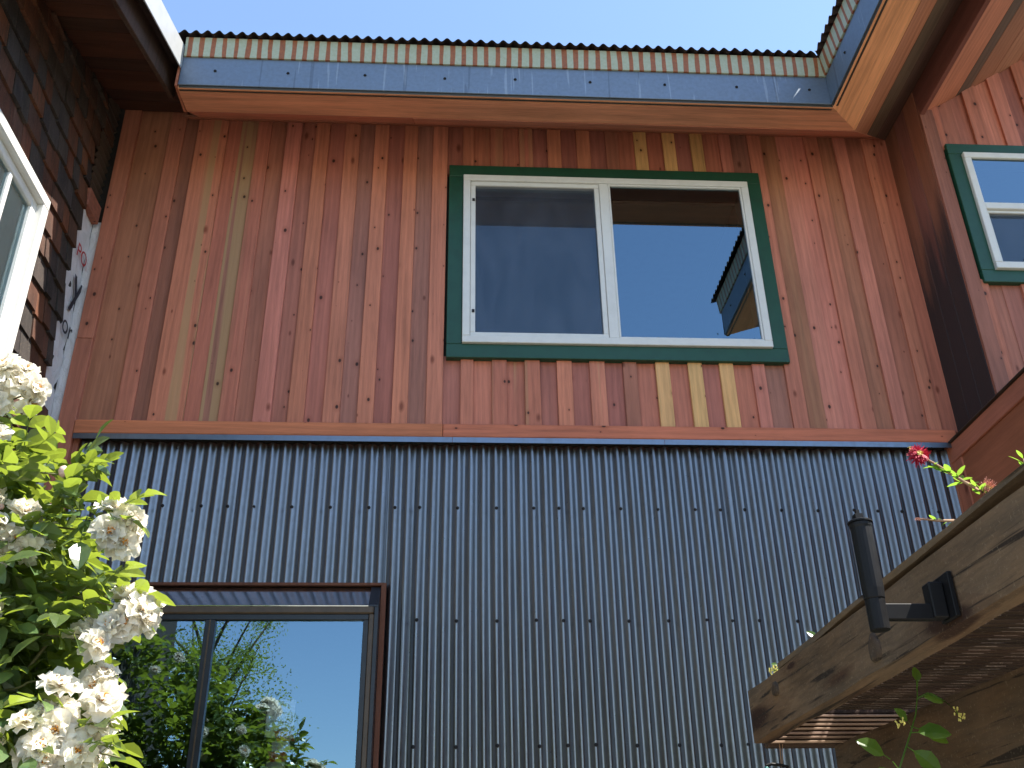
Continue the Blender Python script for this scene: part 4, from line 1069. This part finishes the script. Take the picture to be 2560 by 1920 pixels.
for p, d, rl_, s in [((2.985, -2.60, 1.955), (-.6, -.2, .35), .5, .95), ((2.99, -2.6, 1.95), (.3, -.3, -.7), .3, .9), ((3.03, -2.6, 1.985), (.55, -.2, -.5), -.4, 1.0), ((3.045, -2.6, 2.015), (.9, -.3, .0), .3, 1.0),
                      ((3.05, -2.6, 2.03), (1.0, -.1, -.35), -.2, 1.0), ((3.09, -2.6, 2.125), (0, -.1, 1), .8, .5), ((3.085, -2.6, 2.10), (1, -.1, -.15), .2, .65), ((3.05, -2.60, 2.035), (-.5, -.3, .5), .3, .55), ((3.0, -2.6, 1.93), (-.9, -.3, -.2), .2, .8),
                      ((3.02, -2.6, 1.93), (.8, -.3, -.6), .2, .9), ((2.86, -2.60, 2.24), (-.6, 0, .5), .3, .45), ((2.87, -2.6, 2.235), (.5, 0, .8), .3, .4), ((2.78, -2.5, 2.20), (-.8, 0, .2), .3, .25), ((2.85, -2.6, 2.225), (-.9, 0, -.1), 0, .4)]:
    inst('leaf', vl[0], orient_n(vp(p), d, (-.35 + rl_ * .5, -.75, .55 - rl_ * .3), s), vn)
fb = MB()
for c in ((3.18, -2.60, 2.045), (3.172, -2.60, 2.06), (3.03, -2.61, 2.035), (3.02, -2.61, 2.03), (2.765, -2.48, 2.192), (2.77, -2.48, 2.185), (2.775, -2.48, 2.195)):
    for i in range(7):
        a = Vector(vp(c)) + Vector((q.uniform(-.006, .006), q.uniform(-.004, .004), q.uniform(-.008, .008))); fb.tube([a, a + Vector((q.uniform(-.004, .004), 0, .005))], .0014, .002, 5)
fb.build('flower_buds', 'brush_tip', vn)
V, F = tube_data([vp((2.86, -2.6, 2.18)), vp((2.865, -2.6, 2.24))], .002, .0012, 5); mesh('stem', V, F, 'vine_leaf', vn)
V, F = tube_data([vp((2.82, -2.48, 2.18)), vp((2.79, -2.48, 2.195)), vp((2.768, -2.48, 2.190))], .002, .001, 5); mesh('stem', V, F, 'vine_leaf', vn)

# ---- garden trees behind the camera, seen in the glass; side trees added to darken the metal
def tree(name, label, loc, H, rad, nleaf, ls, seed):
    q_ = random.Random(seed); t = thing(name, label, 'tree', loc, 'garden trees reflected in the windows')
    L0 = Vector(loc); tk = MB(); tips = []
    tk.tube([L0, L0 + Vector((.1, 0, H * .3)), L0 + Vector((.0, .1, H * .55)), L0 + Vector((.1, 0, H * .8))], .16, .04, 8)
    for i in range(26):
        a = q_.uniform(0, 6.28); z0 = q_.uniform(.25, .75) * H
        e = L0 + Vector((math.cos(a) * rad * q_.uniform(.4, 1.0), math.sin(a) * rad * q_.uniform(.4, 1.0), min(H, z0 + q_.uniform(.1, .35) * H)))
        s = L0 + Vector((.05, .05, z0)); tk.tube([s, s.lerp(e, .5) + Vector((0, 0, .15)), e], .035, .008, 5)
        for k in range(6):
            b0 = s.lerp(e, q_.uniform(.35, 1.0)); tp = b0 + Vector((q_.gauss(0, .28), q_.gauss(0, .28), q_.gauss(.05, .25)))
            tk.tube([b0, b0.lerp(tp, .5) + Vector((0, 0, .03)), tp], .009, .004, 4); tips.append(tp); tips.append(b0.lerp(tp, .55))
    tk.build('trunk', 'bark', t, smooth=True)
    V = []; F = []
    for i in range(nleaf):
        c = q_.choice(tips) + Vector((q_.gauss(0, .17), q_.gauss(0, .17), q_.gauss(0, .13)))
        a = Vector((q_.uniform(-1, 1), q_.uniform(-1, 1), q_.uniform(-1, 1))).normalized(); b = a.orthogonal().normalized()
        s = ls * q_.uniform(.6, 1.3); o = len(V)
        V += [c - a * s, c + b * s * .45, c + a * s, c - b * s * .45]; F.append((o, o + 1, o + 2, o + 3))
    mesh('crown', V, F, 'tree_leaf', t)
tree('garden_tree', 'feathery light green garden tree mirrored in the lower window', (-2.5, -13.8, 0), 8.2, 2.1, 22000, .030, 2)
tree('garden_tree', 'dense green tree standing far behind the rose bush', (-6.5, -16, 0), 8.0, 3.0, 12000, .06, 3)
tree('garden_tree', 'broad green tree at the far right of the garden', (14.0, -15, 0), 6.5, 3.2, 9000, .08, 4)
for k_, (tx, ty) in enumerate(((8.6, -3.6), (9.0, -6.4), (9.8, -9.6))):  # unseen trees added so the right flanks of the ribs reflect dark
    tree('garden_tree', ('unseen leafy tree added for dark reflections, closest to the porch box', 'unseen leafy tree added for dark reflections, midway along the right', 'unseen leafy tree added for dark reflections, furthest from the house on the right')[k_], (tx, ty, 0), 6.3, 1.9, 9000, .075, 20 + k_)
tree('garden_tree', 'unseen leafy tree added for dark reflections, beside the open end of the pergola', (13.5, -6.5, 0), 7.5, 2.6, 9000, .07, 5)  # added out of view to darken the rib reflections
tree('garden_tree', 'unseen leafy tree added for dark reflections, by the shingled house', (-8.0, -5.5, 0), 7.5, 2.8, 9000, .07, 6)  # added out of view, darkens reflections in the left rib flanks
